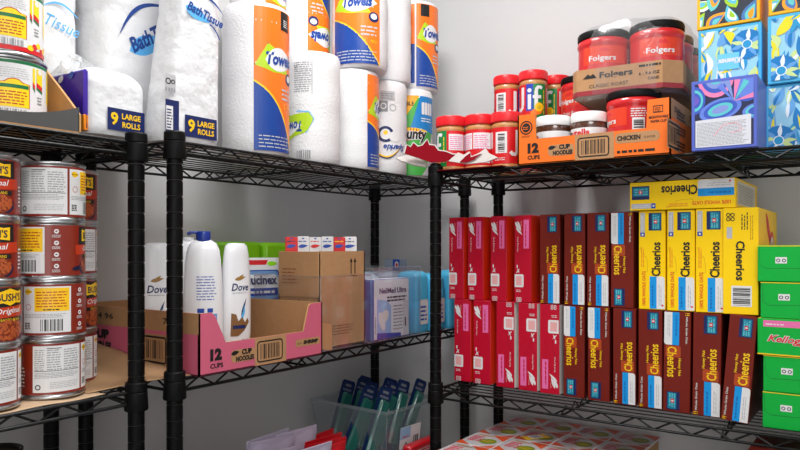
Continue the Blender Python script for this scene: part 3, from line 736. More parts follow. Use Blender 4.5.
dup(ch, 'chocolate spread jar with a white lid in the orange carton, beside the canister', (-19.4, 52.15, zC + .1), face(-19.4, 52.15) - .9 / 1.42)

# ------------------------------------------------------------------ cup noodle cartons
def card(b, P, m_out, m_in, m_edge, th=.12):
    """a standing cardboard wall: P = outline polygon in (s,t); given as (pts, map) where the map's e axis is the outward normal"""
    pts, fm = P; b.poly(pts, fm, m_out, 0); b.poly(pts, fm, m_in, -th)
    n = len(pts)
    for i in range(n):
        a, q = pts[i], pts[(i + 1) % n]
        b.add([fm(*a, 0), fm(*q, 0), fm(*q, -th), fm(*a, -th)], [(0, 1, 2, 3)], m_edge)
def noodle_tray(t, W, D, m, low=1.95, high=4.0, flavour='CHICKEN', ft='FLAVOR', side_print=True, dark_side=False):
    """local frame: front face in the plane y=0 looking to -y, x from 0 to W, walls up in z"""
    F_ = flat((0, 0, 0), (1, 0, 0), (0, 0, 1), (0, -1, 0))
    b = MB(); b.box(0, W, 0, D, 0, .1, M_kraft, .01); b.build('tray_base', t)
    b = MB()
    c = 1.4
    pts = [(0, 0), (W, 0), (W, high), (W - 1.2, high), (W - 1.5, high - .15), (W - 1.95, low + .4), (W - 2.05, low), (c + .75, low), (c + .6, low + .35), (c - .1, high * .93), (c - .4, high), (0, high)]
    if flavour == 'CHICKEN': pts = [(0, 0), (W, 0), (W, high), (W - 1.6, high), (W - 1.7, low), (1.6, low), (1.5, high), (0, high)]
    card(b, (pts, F_), m, M_kraft, M_kraft_edge)
    b.text('12', F_, M_blk, 1.35, 1.25, .8, .95, bold=.07); b.text('CUPS', F_, M_blk, 1.4, .52, .32, 1.05, bold=.035)
    b.poly(rrect(2.6, .5, 4.7, 1.35, .3), F_, M_kraft, .01); b.text('CUP', F_, M_blk, 3.95, 1.15, .38, .9, bold=.06); b.text('NOODLES', F_, M_blk, 3.8, .72, .36, 1.6, bold=.06)
    b.poly(leaf(2.6, 1.1, 3.3, 1.2, .3), F_, M_blk, .02)
    x = W * .405
    b.poly(rect(x, .02, x + 3.0, low - .02), F_, M_kraft, .012); b.band(rrect(x + .25, .25, x + 2.6, low - .3, .2), .1, F_, M_blk, closed=True, e=.02); b.bars(F_, M_blk, x + .5, .42, x + 2.35, low - .48, 28, 4)
    if flavour == 'CHICKEN':
        b.poly(rrect(W - 3.95, low - .95, W - .75, low - .2, .3), F_, M_kraft, .012); b.text('CHICKEN', F_, M_blk, W - 2.95, low - .58, .36, 1.7, bold=.05); b.text(ft, F_, M_blk, W - 1.45, low - .62, .16, .8)
        b.greek(F_, M_blk, W - 3.8, .3, W - .7, .6, 1, 4, fill=.6)
        b.band(ell(.75, 2.9, .5, n=20), .1, F_, M_blk, closed=True); b.poly(ell(.75, 2.9, .36), F_, M_blk, .015); b.greek(F_, m, .5, 2.75, 1.0, 3.05, 2, 4, e=.03); b.greek(F_, M_blk, .35, 2.15, 1.15, 2.3, 2, 4)
        b.band(rect(W - 1.2, low + 1.05, W - .55, low + 1.5), .07, F_, M_blk, closed=True); b.greek(F_, M_blk, W - 1.1, low + 1.1, W - .65, low + 1.45, 3, 4)
        b.text('MICROWAVABLE', F_, M_blk, W - .83, low + .72, .2, 1.35, bold=.03); b.text('PAPER CUP', F_, M_blk, W - .83, low + .42, .19, 1.1, bold=.03)
    else:
        b.poly(rrect(W - 2.9, low - 1.1, W - .3, low - .55, .05), F_, M_kraft, .012); b.text(flavour, F_, M_blk, W - 1.3, low - .82, .3, 1.6, bold=.07, shear=.1); b.text(ft, F_, M_blk, W - 2.5, low - .86, .14, .45)
    b.build('front_wall', t)
    for side in (0, 1):
        b = MB()
        if side == 0: S_ = flat((0, 0, 0), (0, 1, 0), (0, 0, 1), (-1, 0, 0))
        else: S_ = flat((W, 0, 0), (0, 1, 0), (0, 0, 1), (1, 0, 0))
        if side == 0: S_ = flat((0, D, 0), (0, -1, 0), (0, 0, 1), (-1, 0, 0))
        card(b, ([(0, 0), (D, 0), (D, high), (0, high)], S_), m, M_kraft, M_kraft_edge)
        d0 = 0
        b.poly(rect(.02, high * .66, D - .02, high - .02), S_, M_kraft, .01)
        b.text('2524 96', S_, M_blk, D * .24, high * .83, .42, D * .24, bold=.02); b.text('70', S_, M_blk, D * .78, high * .83, .42, .9, bold=.02)
        q = (D - 4.4) if side == 0 else 1.2
        if flavour != 'CHICKEN':
            b.text('CUP', S_, M_blk, 3.6, high * .5, .7, 2.4, bold=.06); b.text('NOODLES', S_, M_blk, 3.4, high * .28, .7, 3.4, bold=.06); b.poly(leaf(.8, high * .5, 2.2, high * .55, .5), S_, M_blk, .02)
            b.greek(S_, M_blk, 2.2, .25, 4.8, .55, 1, 3, fill=.6)
        b.poly(rect(q - 2.2, .35, q + 1.3, high * .6), S_, M_kraft, .012); b.band(rrect(q - 1.9, .5, q + 1.0, high * .55, .15), .13, S_, M_blk, closed=True, e=.02); b.bars(S_, M_blk, q - 1.6, .75, q + .7, high * .5, 26, 5)
        if flavour == 'CHICKEN':
            for k in range(3): b.greek(S_, M_blk, 1.6, .5 + k * 1.1, 4.2, 1.2 + k * 1.1, 3, 3 + k, fill=.6)
        b.build('side_wall', t)
    b = MB(); card(b, ([(0, 0), (W, 0), (W, high), (0, high)], flat((0, D, 0), (1, 0, 0), (0, 0, 1), (0, 1, 0))), m, M_kraft, M_kraft_edge); b.build('rear_wall', t)
t = thing('noodle_cup_carton', 'orange open noodle cup carton marked chicken, holding jars and a coffee canister', 'carton', (-24.4, 49.75, C_TOP + .02))
noodle_tray(t, 11.8, 7.4, M_orange, 1.95, 3.95, 'CHICKEN')
t = thing('noodle_cup_carton', 'pink open noodle cup carton marked shrimp, holding lotion bottles', 'carton', (-36.15, 28.2, B_LOW + .02), pi / 2)
noodle_tray(t, 11.55, 14.8, M_pink, 1.95, 4.0, 'SHRIMP', 'WITH')

# wrapped pack of coffee canisters
t = thing('wrapped_coffee_pack', 'kraft tray marked Folgers under clear shrink wrap, set on top of the coffee canister', 'coffee pack', (-12.5, 52.05, zC + 5.17), .07)
W_, D_ = 8.2, 12.2; ch_ = 1.1
b = MB(); m_maroon = mat('maroon_card', (150, 40, 50), .5)
outl = [(-W_ + .5, 0), (-1.25, 0), (0, ch_), (0, D_ - ch_), (-ch_, D_), (-W_ + ch_, D_), (-W_, D_ - ch_), (-W_, .7)]
b.add([(x, y, .05) for x, y in outl] + [(x, y, 0) for x, y in outl], [tuple(range(8)), tuple(range(15, 7, -1))], mat('pack_bottom', (150, 140, 132), .6))
for i in range(8):
    a, q = outl[i], outl[(i + 1) % 8]; n_ = Vector((q[1] - a[1], -(q[0] - a[0]), 0)).normalized(); L_ = math.hypot(q[0] - a[0], q[1] - a[1])
    fm = flat((a[0], a[1], 0), ((q[0] - a[0]) / L_, (q[1] - a[1]) / L_, 0), (0, 0, 1), tuple(n_))
    card(b, ([(0, 0), (L_, 0), (L_, 2.05), (0, 2.05)], fm), M_kraft, M_kraft, M_kraft_edge, .08)
    b.poly(rect(0, .01, L_, .38), fm, m_maroon, .012)
    if i == 0:
        b.text('Folgers', fm, M_blk, 3.05, 1.4, .62, 2.5, bold=.03); b.text('CLASSIC ROAST', fm, M_blk, 2.5, .68, .26, 3.0)
        b.poly([(.5, 1.3), (.9, 1.65), (1.1, 1.5), (1.3, 1.65), (1.6, 1.3)], fm, M_blk, .02)
        b.greek(fm, M_blk, L_ - 1.7, 1.7, L_ - .1, 1.9, 1, 2, fill=.8); b.text('6 - 9.6 OZ', fm, M_blk, L_ - .95, 1.2, .24, 1.5, bold=.02); b.text('CANS', fm, M_blk, L_ - .65, .8, .22, .8, bold=.02)
b.build('kraft_tray', t)
b = MB(); pr_ = []
def wrap(u, v):
    a = 2 * pi * u; p = 3.2; k = 1 / ((abs(cos(a)) ** p + abs(sin(a)) ** p) ** (1 / p))
    zz = -.25 + 5.65 * v; sc = 1.03 - .05 * max(0, v - .8) * 5 * (v - .8) * 5 + .012 * sin(a * 11 + v * 5) - (.04 if v < .05 else 0)
    return (-W_ / 2 + cos(a) * k * (W_ / 2 + .1) * sc, D_ / 2 + sin(a) * k * (D_ / 2 + .1) * sc, zz + .05 * sin(a * 7))
b.grid(wrap, 64, 16, film('shrink_film', gloss=.07, dens=.05, rough=.2, crinkle=.2, tint=.97))
cap = [wrap(i / 64, 1) for i in range(64)]
b.add(cap + [(-W_ / 2, D_ / 2, 5.5)], [(i, (i + 1) % 64, 64) for i in range(64)], MATS['shrink_film'])
b.build('shrink_wrap', t)
PX, PY, PZ = -12.5, 52.05, zC + 5.23
k = 0
names = ['right front', 'left front']
for j in range(3):
    for i in range(2):
        lx, ly = -2.08 - i * 4.08, 2.1 + j * 4.08
        wx = PX + lx * cos(.07) - ly * sin(.07); wy = PY + lx * sin(.07) + ly * cos(.07)
        if j == 2: wy -= .1
        if j == 0: lab = 'coffee canister in the wrapped pack, front row, ' + ('nearer the tissue cartons' if i == 0 else 'over the chocolate spread')
        elif j == 1: lab = 'coffee canister in the wrapped pack, middle row, ' + ('nearer the tissue cartons' if i == 0 else 'hidden behind the front one')
        else: lab = 'coffee canister in the wrapped pack, rear row by the wall, ' + ('nearer the tissue cartons' if i == 0 else 'on the jar side')
        dup(cf, lab, (wx, wy, PZ), face(wx, wy) + (.15 if i == 0 else -.05), group='coffee canisters in the wrapped pack')

# ------------------------------------------------------------------ facial tissue cartons
pal = {
 'blue': dict(bg=(150, 208, 236), rim=(70, 178, 228), cs=[(0, 120, 190), (200, 222, 150), (96, 160, 220), (226, 236, 245), (232, 218, 30), (30, 150, 205)]),
 'dark': dict(bg=(44, 52, 66), rim=(250, 180, 20), cs=[(160, 205, 40), (250, 160, 20), (90, 190, 220), (70, 120, 180), (235, 240, 240), (100, 200, 200)]),
 'purple': dict(bg=(40, 44, 78), rim=(86, 104, 196), cs=[(240, 130, 180), (90, 196, 204), (100, 130, 220), (60, 90, 190), (130, 150, 215), (110, 90, 190)])}
def pmat(rgb): return mat('tissue_print_%d_%d_%d' % rgb, rgb, .4)
def tissue(label, kind, seed, loc, w, d, h, rz=0, logo=0, panel=False):
    e = 0
    P_ = pal[kind]; R_ = random.Random(seed); b = MB(); rim = mat('tissue_rim_' + kind, P_['rim'], .4)
    b.box(-w / 2, w / 2, 0, d, 0, h, rim, .05)
    F_ = flat((-w / 2, 0, 0), (1, 0, 0), (0, 0, 1), (0, -1, 0)); m_ = .22
    cl = (m_, m_, w - m_, h - m_); b.poly(rect(*cl), F_, pmat(P_['bg']), .01); cs = P_['cs']; e = .014
    if kind == 'blue':
        petals = 13; cx, cy = (w * .78, h * .68) if logo == 2 else (w * .2, h * .18)
        spots = [(cx, cy)]
        for k in range(34):
            x, y = (k % 6) * w / 5 - .3, (k // 6) * h / 5 - .5; a = 1.2 + .5 * sin(k * 1.7) + .4 * (k % 2); L_ = R_.uniform(1.2, 2.0)
            col = cs[R_.randrange(6)]; b.poly(leaf(x, y, x + L_ * cos(a), y + L_ * sin(a), R_.uniform(.35, .7), R_.uniform(-.3, .3)), F_, pmat(col), e, cl); e += .0008
            col = cs[R_.randrange(6)]; b.poly(leaf(x, y, x + L_ * .7 * cos(a), y + L_ * .7 * sin(a), R_.uniform(.15, .3), R_.uniform(-.1, .1)), F_, pmat(col), e, cl); e += .0008
        for (cx, cy) in spots:
            b.poly(ell(cx, cy, 1.05), F_, pmat(cs[0]), e, cl); e += .001
            for k in range(petals):
                a = 2 * pi * k / petals; b.poly(leaf(cx + .2 * cos(a), cy + .2 * sin(a), cx + 1.15 * cos(a), cy + 1.15 * sin(a), .3), F_, pmat(cs[(k * 2) % 4 + (0 if k % 3 else 1)]), e, cl); e += .0006
            b.poly(ell(cx, cy, .34), F_, pmat(cs[3]), e, cl); e += .001; b.poly(ell(cx, cy, .28), F_, pmat(cs[5]), e, cl); e += .001
        x0 = w * .36 if logo == 2 else w * .58; x1 = w * .74 if logo == 2 else w - m_
        if logo == 2: b.poly(rect(w * .32, h * .33, w * .66, h * .58), F_, pmat((110, 200, 232)), e + .001)
        else: b.poly(rect(w * .55, h * .4, w - m_, h * .66), F_, pmat((110, 200, 232)), e + .001)
    else:
        n = 12 if kind == 'dark' else 7
        if kind == 'purple':
            n = 0; pk, tl, bl, nb, pe, vi = [pmat(q) for q in cs]
            def egg(x, y, rx, ry, rot, ms):
                nonlocal e
                for q, m_q in enumerate(ms): b.poly(ell(x, y, rx * (1 - .2 * q), ry * (1 - .22 * q), rot, 26), F_, m_q, e, cl); e += .001
            egg(w * .38, h * 1.02, 1.15, 1.35, 0, (pk, nb, pe, tl)); egg(w * .05, h * .72, .7, .95, 0, (nb, tl, nb, vi)); egg(w * .45, h * .56, 1.35, .72, .25, (bl, nb, tl, pe)); egg(w * 1.0, h * .5, .9, .5, .1, (bl, tl, nb)); egg(w * .86, h * .83, .85, .95, -.4, (nb, bl))
            for q, a_ in enumerate((.1, .5, .9, 1.3, 1.75, 2.1)): b.poly([(w * .66, h * .66), (w * .66 + 1.5 * cos(a_), h * .66 + 1.5 * sin(a_)), (w * .66 + 1.5 * cos(a_ + .26), h * .66 + 1.5 * sin(a_ + .26))], F_, (pk, bl, tl, pk, pe, bl)[q], e, cl)
        for k in range(n):
            x, y = (k % 4 + .5) * w / 4 + R_.uniform(-.3, .3), (k // 4 + .4) * h / 3 + R_.uniform(-.3, .3); a = R_.uniform(0, 3.1); s_ = R_.uniform(.75, 1.0) if kind == 'dark' else R_.uniform(1.0, 1.35)
            c1 = k % 6
            for q, f_ in enumerate((1, .68, .4)):
                L_ = s_ * f_; col = pmat(cs[(c1 + q * 2) % 6])
                if kind == 'dark': b.poly(leaf(x - L_ * cos(a), y - L_ * sin(a), x + L_ * cos(a), y + L_ * sin(a), L_ * .95, .2 * f_), F_, col, e, cl)
                else: b.poly(ell(x, y, L_, L_ * .62, a * .4, 24), F_, col, e, cl)
                e += .001
        if 0:
            for k in range(6):
                a = 2.2 + k * .32; b.poly([(w * .78, h * .55), (w * .78 + 2 * cos(a - 1.3), h * .55 + 2 * sin(a - 1.3)), (w * .78 + 2 * cos(a - 1.1), h * .55 + 2 * sin(a - 1.1))], F_, pmat(cs[k % 3]), e, cl); e += .001
    if logo == 1: b.text('Kleenex', F_, M_white, w * .8, h * .53, .42, 1.7, bold=.04, shear=.15, e=e + .01)
    if logo == 2: b.text('Kleenex', F_, M_white, w * .5, h * .46, .42, 1.55, bold=.04, shear=.15, rot=pi, e=e + .01)
    if panel:
        b.poly([(m_ + .05, m_), (w - m_ - .15, m_), (w - m_ - .15, h * .46), (m_ + .05, h * .43)], F_, mat('inset_panel', (214, 216, 226), .5), e + .002)
        b.greek(F_, M_grey, m_ + .15, m_ + .1, w - m_ - .25, h * .40, 17, 3, e=e + .006, fill=.35)
        b.band([(w * .35, h * .2), (w * .5, h * .34), (w * .7, h * .36), (w * .78, h * .25), (w * .6, h * .22)], .05, F_, pmat((236, 160, 170)), e + .008)
    return tag(b.build('tissue_carton', loc=loc, rz=rz), label, 'tissue box', 'patterned facial tissue cartons')
K1, K2, K3 = C_TOP + .04, C_TOP + .04 + 4.78, C_TOP + .04 + 2 * 4.78
tissue('purple and navy tissue carton with grey text panel, before the blue ones', 'purple', 4, (-9.18, 49.75, K1), 4.1, 4.3, 4.78, 0, 0, True)
tissue('light blue tissue carton hidden behind the purple one, at the bottom of its stack', 'blue', 11, (-9.6, 54.2, K1), 4.25, 4.3, 4.75)
tissue('light blue tissue carton with its white logo upside down, above the purple carton', 'blue', 23, (-9.62, 54.2, K2), 4.25, 4.3, 4.75, .01, 2)
tissue('dark tissue carton with yellow edges on top of the upside-down light blue one', 'dark', 31, (-9.7, 54.1, K3), 4.25, 4.3, 4.75, -.01)
tissue('light blue tissue carton, lowest of the stack cut by the photo edge', 'blue', 41, (-5.1, 53.9, K1), 4.25, 4.3, 4.75, 0, 1)
tissue('light blue tissue carton, middle of the stack cut by the photo edge', 'blue', 55, (-4.9, 53.6, K2), 4.25, 4.3, 4.75, 0, 1)
tissue('yellow-edged dark tissue carton, topmost of the stack cut by the photo edge', 'dark', 66, (-4.85, 53.6, K3), 4.25, 4.3, 4.75, 0)

# ------------------------------------------------------------------ cereal boxes
BH = 7.44
def fmap(w, mode, h=BH):
    """design coordinates (s 0..w, t 0..h) on the end flap; mode: up, down (turned over), side (laid flat)"""
    if mode == 'up': return flat((-w / 2, 0, 0), (1, 0, 0), (0, 0, 1), (0, -1, 0))
    if mode == 'down': return flat((w / 2, 0, h), (-1, 0, 0), (0, 0, -1), (0, -1, 0))
    return flat((h / 2, 0, 0), (0, 0, 1), (-1, 0, 0), (0, -1, 0))
def flap_lines(b, F_, w, m):
    b.band([(w * .06, 4.7), (w * .12, 4.2), (w * .3, 3.95), (w * .34, 3.4), (w * .34, 2.9), (w * .1, 2.6)], .025, F_, m, .008)
def d_red(b, F_, w):
    b.poly(rect(w * .56, 4.6, w * .88, 7.05), F_, M_pinkp); b.greek(F_, M_crim, w * .66, 4.8, w * .78, 6.9, 1, 3, vert=True, fill=.5)
    for k, (x0, y0, x1, y1) in enumerate(((.12, 6.75, .34, 6.2), (.2, 6.95, .42, 6.05), (.1, 6.4, .5, 5.75), (.08, 6.9, .2, 6.3))): b.poly(leaf(x0 * w, y0, x1 * w, y1, .13 * w), F_, M_white, .012 + .001 * k)
    b.text('Special', F_, M_white, w * .42, 6.72, .09, .42, rot=-pi / 2)
    b.text('Red Berries', F_, M_white, w * .22, 4.95, .13, 1.25, rot=-pi / 2)
    b.poly(leaf(w * .12, 2.5, w * .34, 2.9, .09), F_, M_white, .012); b.poly(leaf(w * .3, 2.5, w * .18, 2.95, .09), F_, M_white, .012); b.greek(F_, M_white, w * .14, 2.95, w * .24, 3.3, 1, 3, vert=True, fill=.7)
    b.poly(rrect(w * .02, 1.3, w * .56, 2.4, .12, (1, 0, 0, 1)), F_, M_white, .012)
    b.poly(rect(w * .1, 1.47, w * .45, 2.23), F_, mat('pale_rose_print', (232, 170, 170), .5), .016)
    b.greek(F_, M_white, w * .12, .9, w * .42, 1.15, 2, 9)
    for k in (0, 1): b.band(ell(w * (.2 + .16 * k), .32, .1, n=8), .05, F_, M_white, closed=True, e=.02); b.band(ell(w * (.2 + .16 * k), .14, .09, n=8), .05, F_, M_white, closed=True, e=.02)
    flap_lines(b, F_, w, mat('crimson_dark', (140, 8, 34), .4))
def stripe(b, F_, w):
    b.poly(rect(w * .42, .08, w * .68, 2.5), F_, M_cyan); b.poly(rrect(w * .68, .08, w * .98, 2.5, .2, (1, 0, 0, 0)), F_, M_white)
    b.greek(F_, mat('cyan_dark', (0, 110, 190), .4), w * .5, .3, w * .6, 2.0, 1, 4, vert=True, fill=.6); b.greek(F_, M_lgrey, w * .76, .3, w * .9, 2.0, 2, 5, vert=True)
def badge(b, F_, w, y0=5.95, y1=7.27):
    b.poly(rect(w * .38, y0, w * .86, y1), F_, M_navy); b.poly(rect(w * .5, y0 + .06, w * .82, y1 - .06), F_, M_teal, .016); b.greek(F_, M_lteal, w * .54, y0 + .12, w * .8, y1 - .12, 3, 6, vert=True, e=.02, fill=.6)
    b.poly(rect(w * .58, (y0 + y1) / 2 - .14, w * .7, (y0 + y1) / 2 + .14), F_, M_redp, .024); b.poly(rect(w * .6, (y0 + y1) / 2 - .05, w * .68, (y0 + y1) / 2 + .05), F_, M_white, .028)
def d_brown(b, F_, w):
    badge(b, F_, w)
    mo = mat('burnt_orange_print', (176, 66, 16), .45)
    b.poly(rrect(w * .36, 2.55, w * .92, 3.4, .1), F_, mo, .008)
    b.text('Cheerios', F_, M_gold, w * .68, 3.75, w * .36, 2.25, rot=pi / 2, bold=.02); b.text('Honey Nut', F_, M_gold, w * .4, 4.1, w * .14, 1.3, rot=pi / 2, bold=.02)
    stripe(b, F_, w)
    b.text('Whole Grain Oats', F_, M_offwhite, w * .14, 1.35, .15, 2.0, rot=pi / 2, bold=.015); b.greek(F_, M_gold, w * .05, .1, w * .22, .35, 2, 3)
    flap_lines(b, F_, w, M_brown2)
def d_yellow(b, F_, w):
    b.poly(rect(w * .06, 5.5, w * .24, 7.3), F_, M_lgrey); b.greek(F_, M_white, w * .1, 5.9, w * .2, 7.2, 2, 3, vert=True, e=.018); b.poly(rect(w * .06, 5.5, w * .24, 5.8), F_, M_blue, .016); b.poly(ell(w * .15, 5.65, .08), F_, M_white, .022)
    badge(b, F_, w)
    b.text('Cheerios', F_, M_blk, w * .66, 3.8, w * .34, 2.55, rot=pi / 2, bold=.03)
    b.greek(F_, mat('amber_print', (240, 150, 20), .4), w * .1, 3.2, w * .24, 4.8, 2, 5, vert=True, fill=.5)
    b.text('100% WHOLE OATS', F_, mat('orange_print', (232, 90, 30), .4), w * .2, 1.6, w * .13, 2.6, rot=pi / 2, bold=.02)
    stripe(b, F_, w); flap_lines(b, F_, w, mat('yellow_dark', (200, 150, 0), .4))
    b.poly(ell(w * .9, .35, .07), F_, M_redp, .02)
def make_cereal(kind, w, d, mode, side, label, name='cereal_box', group=None):
    t = thing(name, label, 'cereal box', group=group)
    base = {'red': M_crim, 'brown': M_brown, 'yellow': M_yellow}[kind]; des = {'red': d_red, 'brown': d_brown, 'yellow': d_yellow}[kind]
    if mode == 'side': X, Z = BH, w
    else: X, Z = w, BH
    b = MB(); b.box(-X / 2, X / 2, .04, d, 0, Z, base, .04, faces={'+x': side, '-x': side})
    S_ = flat((X / 2, 0, 0), (0, 1, 0), (0, 0, 1), (1, 0, 0))
    if kind == 'yellow': b.poly(rect(.7, .25, d - 1, Z - .2), S_, M_offwhite, .01); b.greek(S_, M_grey, .9, .35, d - 1.3, Z - .35, 12, 5, e=.02) if mode == 'side' else None
    b.build('carton', t)
    b = MB(); b.box(-X / 2 + .02, X / 2 - .02, 0, .05, .03, Z - .03, base, .012)
    des(b, fmap(w, mode), w); b.build('end_flap', t)
    return t
M_whiteside = mat('white_card_side', (244, 242, 238), .45)
proto = {}
def cereal(kind, mode, x0, y0, z, label, w, d, tilt=(0, 0), rz=0, side=None, group=''):
    key = (kind, mode, w, d)
    if key not in proto:
        o = make_cereal(kind, w, d, mode, side, label, group=group); place(o, (x0, y0, z), rz, tilt); proto[key] = o
    else: o = dup(proto[key], label, (x0, y0, z), rz, tilt, group)
    return o
def yf(x): return 53.95 - .07 * (x + 33)
zl, zu = C_LOW + .05, C_LOW + .05 + BH + .02
ordn = ['leftmost', 'second from the left', 'third from the left', 'fourth from the left', 'fifth from the left', 'sixth from the left', 'seventh from the left']
from math import tan
# left edges in inches along the shelf
up_red = [-33.45, -31.35, -28.95, -26.55]
for i, x in enumerate(up_red):
    cereal('red', 'up', x + .78, yf(x), zu, 'crimson berry cereal box, upper row, %s of four' % ordn[i], 1.55, 6.9, side=M_redside, group='crimson cereal boxes')
up_br = [(-24.1, 'up'), (-21.9, 'up'), (-19.9, 'up')]
for i, (x, m_) in enumerate(up_br):
    cereal('brown', m_, x + .88, yf(x), zu, 'dark brown cereal box on the upper row, %s' % ('beside the crimson boxes', 'between two matching boxes', 'third after the crimson boxes')[i], 1.76, 9.3, side=M_brown2, group='brown honey cereal boxes')
cereal('brown', 'down', -17.05, yf(-17.9), zu, 'dark brown cereal box turned upside down, upper row, beside the yellow ones', 1.76, 9.3, side=M_brown2, group='brown honey cereal boxes')
for i, x in enumerate((-15.72, -13.6, -11.55)):
    cereal('yellow', 'up', x + .98, yf(x), zu, 'yellow cereal box standing on the upper row, %s' % ('beside the brown boxes', 'middle one of three alike', 'next to the barcode box')[i], 1.96, 9.3, side=M_yellow, group='yellow cereal boxes')
# the wide one with barcode
t = thing('cereal_box', 'wider yellow cereal box with a barcode on its end, next to the green cartons', 'cereal box', (-8.55, 52.2, zu))
w = 2.25
b = MB(); b.box(-w / 2, w / 2, .04, 9.4, 0, BH, M_yellow, .04); S_ = flat((w / 2, 0, 0), (0, 1, 0), (0, 0, 1), (1, 0, 0))
b.poly(leaf(3.5, 7.2, 6.2, 4.6, 1.0), S_, M_redp); b.poly(ell(6.5, 4.6, 1.3), S_, M_redp, .012); b.poly(ell(6.6, 4.5, 1.0), S_, M_offwhite, .018); b.poly(ell(6.6, 4.5, .6), S_, mat('oat_tan', (200, 150, 80), .5), .022)
b.text('Cheerios', S_, M_blk, 4.5, 3.2, .9, 5.5); b.build('carton', t)
b = MB(); b.box(-w / 2 + .02, w / 2 - .02, 0, .05, .03, BH - .03, M_yellow, .012); F_ = fmap(w, 'up')
b.text('Cheerios', F_, M_blk, w * .5, 3.75, .58, 2.75, rot=-pi / 2, bold=.03); b.poly(rect(.55, .55, 1.85, 2.0), F_, M_white); b.bars(F_, M_blk, .65, .65, 1.75, 1.9, 28, 6, vert=False)
for k in range(4): b.band(ell(.35 + .28 * (k % 2), 6.95 - .3 * (k // 2), .12, n=8), .06, F_, M_blk, closed=True, e=.02)
b.poly(rect(.25, 5.3, .6, 6.1), F_, M_lgrey); b.greek(F_, M_blk, 1.2, 5.9, 1.7, 7.1, 3, 3, vert=True, fill=.4); b.greek(F_, mat('yellow_dark', (200, 150, 0), .4), 1.75, 5.2, 2.0, 7.1, 2, 3, vert=True)
b.build('end_flap', t)
cereal('yellow', 'side', -12.6, 52.4, zu + BH + .03, 'yellow cereal box lying flat on top of the standing yellow boxes', 2.12, 8.6, side=M_yellow, group='', rz=-.015)
lo_red = [(-32.85, 'up'), (-30.75, 'up'), (-28.35, 'down'), (-26.15, 'down'), (-24.1, 'down')]
for i, (x, m_) in enumerate(lo_red):
    cereal('red', m_, x + .85, yf(x), zl, 'crimson berry cereal box, lower row, %s of five%s' % (ordn[i], ', turned upside down' if m_ == 'down' else ''), 1.72, 6.9, side=M_redside if m_ == 'up' else M_whiteside, group='crimson cereal boxes')
lo_br = [(-21.95, 'down', 'nearest the crimson boxes, turned upside down'), (-19.85, 'down', 'second after the crimson ones, upside down'), (-17.75, 'up', 'third after the crimson boxes'), (-15.75, 'up', 'fourth after the crimson boxes'), (-13.9, 'down', 'turned upside down between two upright ones'), (-11.8, 'up', 'upright beside the dented leaning box')]
for i, (x, m_, q) in enumerate(lo_br):
    cereal('brown', m_, x + (.88 if i < 4 else .95), yf(x), zl, 'dark brown cereal box on the lower row, ' + q, 1.76 if i < 4 else 1.9, 9.3, side=M_brown2, group='brown honey cereal boxes', tilt=(0, .012 * (i > 3)))
cereal('brown', 'up', -8.9, 51.9, zl + .02, 'dented dark brown cereal box leaning on the lower row beside the green cartons', 1.76, 9.3, side=M_brown2, group='brown honey cereal boxes', tilt=(0, .082))

# green cartons
def green_box(label, x, y, z, design, w=8.4, d=8.0, h=2.44, name='snack_carton'):
    t = thing(name, label, 'carton', (x, y, z), 0, 'green cartons')
    b = MB(); b.box(0, w, .04, d, 0, h, M_green, .04, faces={'+z': M_gold}); b.build('carton', t)
    b = MB(); b.box(.02, w - .02, 0, .05, .03, h - .03, M_green, .012); F_ = flat((0, 0, 0), (1, 0, 0), (0, 0, 1), (0, -1, 0))
    design(b, F_, w, h); b.build('end_flap', t); return t
gd = mat('green_dark', (0, 112, 44), .45)
def g1(b, F_, w, h):
    b.band([(0.1, h - .15), (.15, h * .45), (.5, h * .36), (w - .1, h * .42)], .03, F_, gd, .008)
    for k in (0, 1):
        x = 1.25 + .34 * k; b.poly(rect(x - .17, h * .5 - .0, x + .17, h * .5 + .42), F_, M_white); b.band(ell(x, h * .5 + .2, .1, n=8), .05, F_, M_blk, closed=True, e=.02)
    b.poly(rect(0, h - .08, w, h - .03), F_, M_gold)
def g3(b, F_, w, h):
    b.poly(rect(.35, h - .55, w, h - .12), F_, M_pinkp); b.greek(F_, M_white, .5, h - .42, 1.6, h - .24, 1, 2)
    b.text("Kellogg's", F_, M_white, 1.95, h * .42, .66, 2.75, shear=.35, bold=.06, rot=-.05); b.text("Kellogg's", F_, M_redp, 1.95, h * .42, .6, 2.65, shear=.35, bold=.02, rot=-.05, e=.034)
    b.poly(rect(0, 0, w, .08), F_, M_gold)
gz = [zl + k * 2.46 for k in range(5)]
pos = ['at the bottom of the stack', 'second from the bottom of the stack', 'with a pink strip and red script lettering', 'second from the top of the stack', 'at the top of the stack']
for k in range(5):
    green_box('bright green snack carton ' + pos[k], (-7.12, -7.08, -7.42, -7.25, -7.42)[k] + .04, 51.6 + (0, .02, -.05, .02, 0)[k], gz[k], g3 if k == 2 else g1)

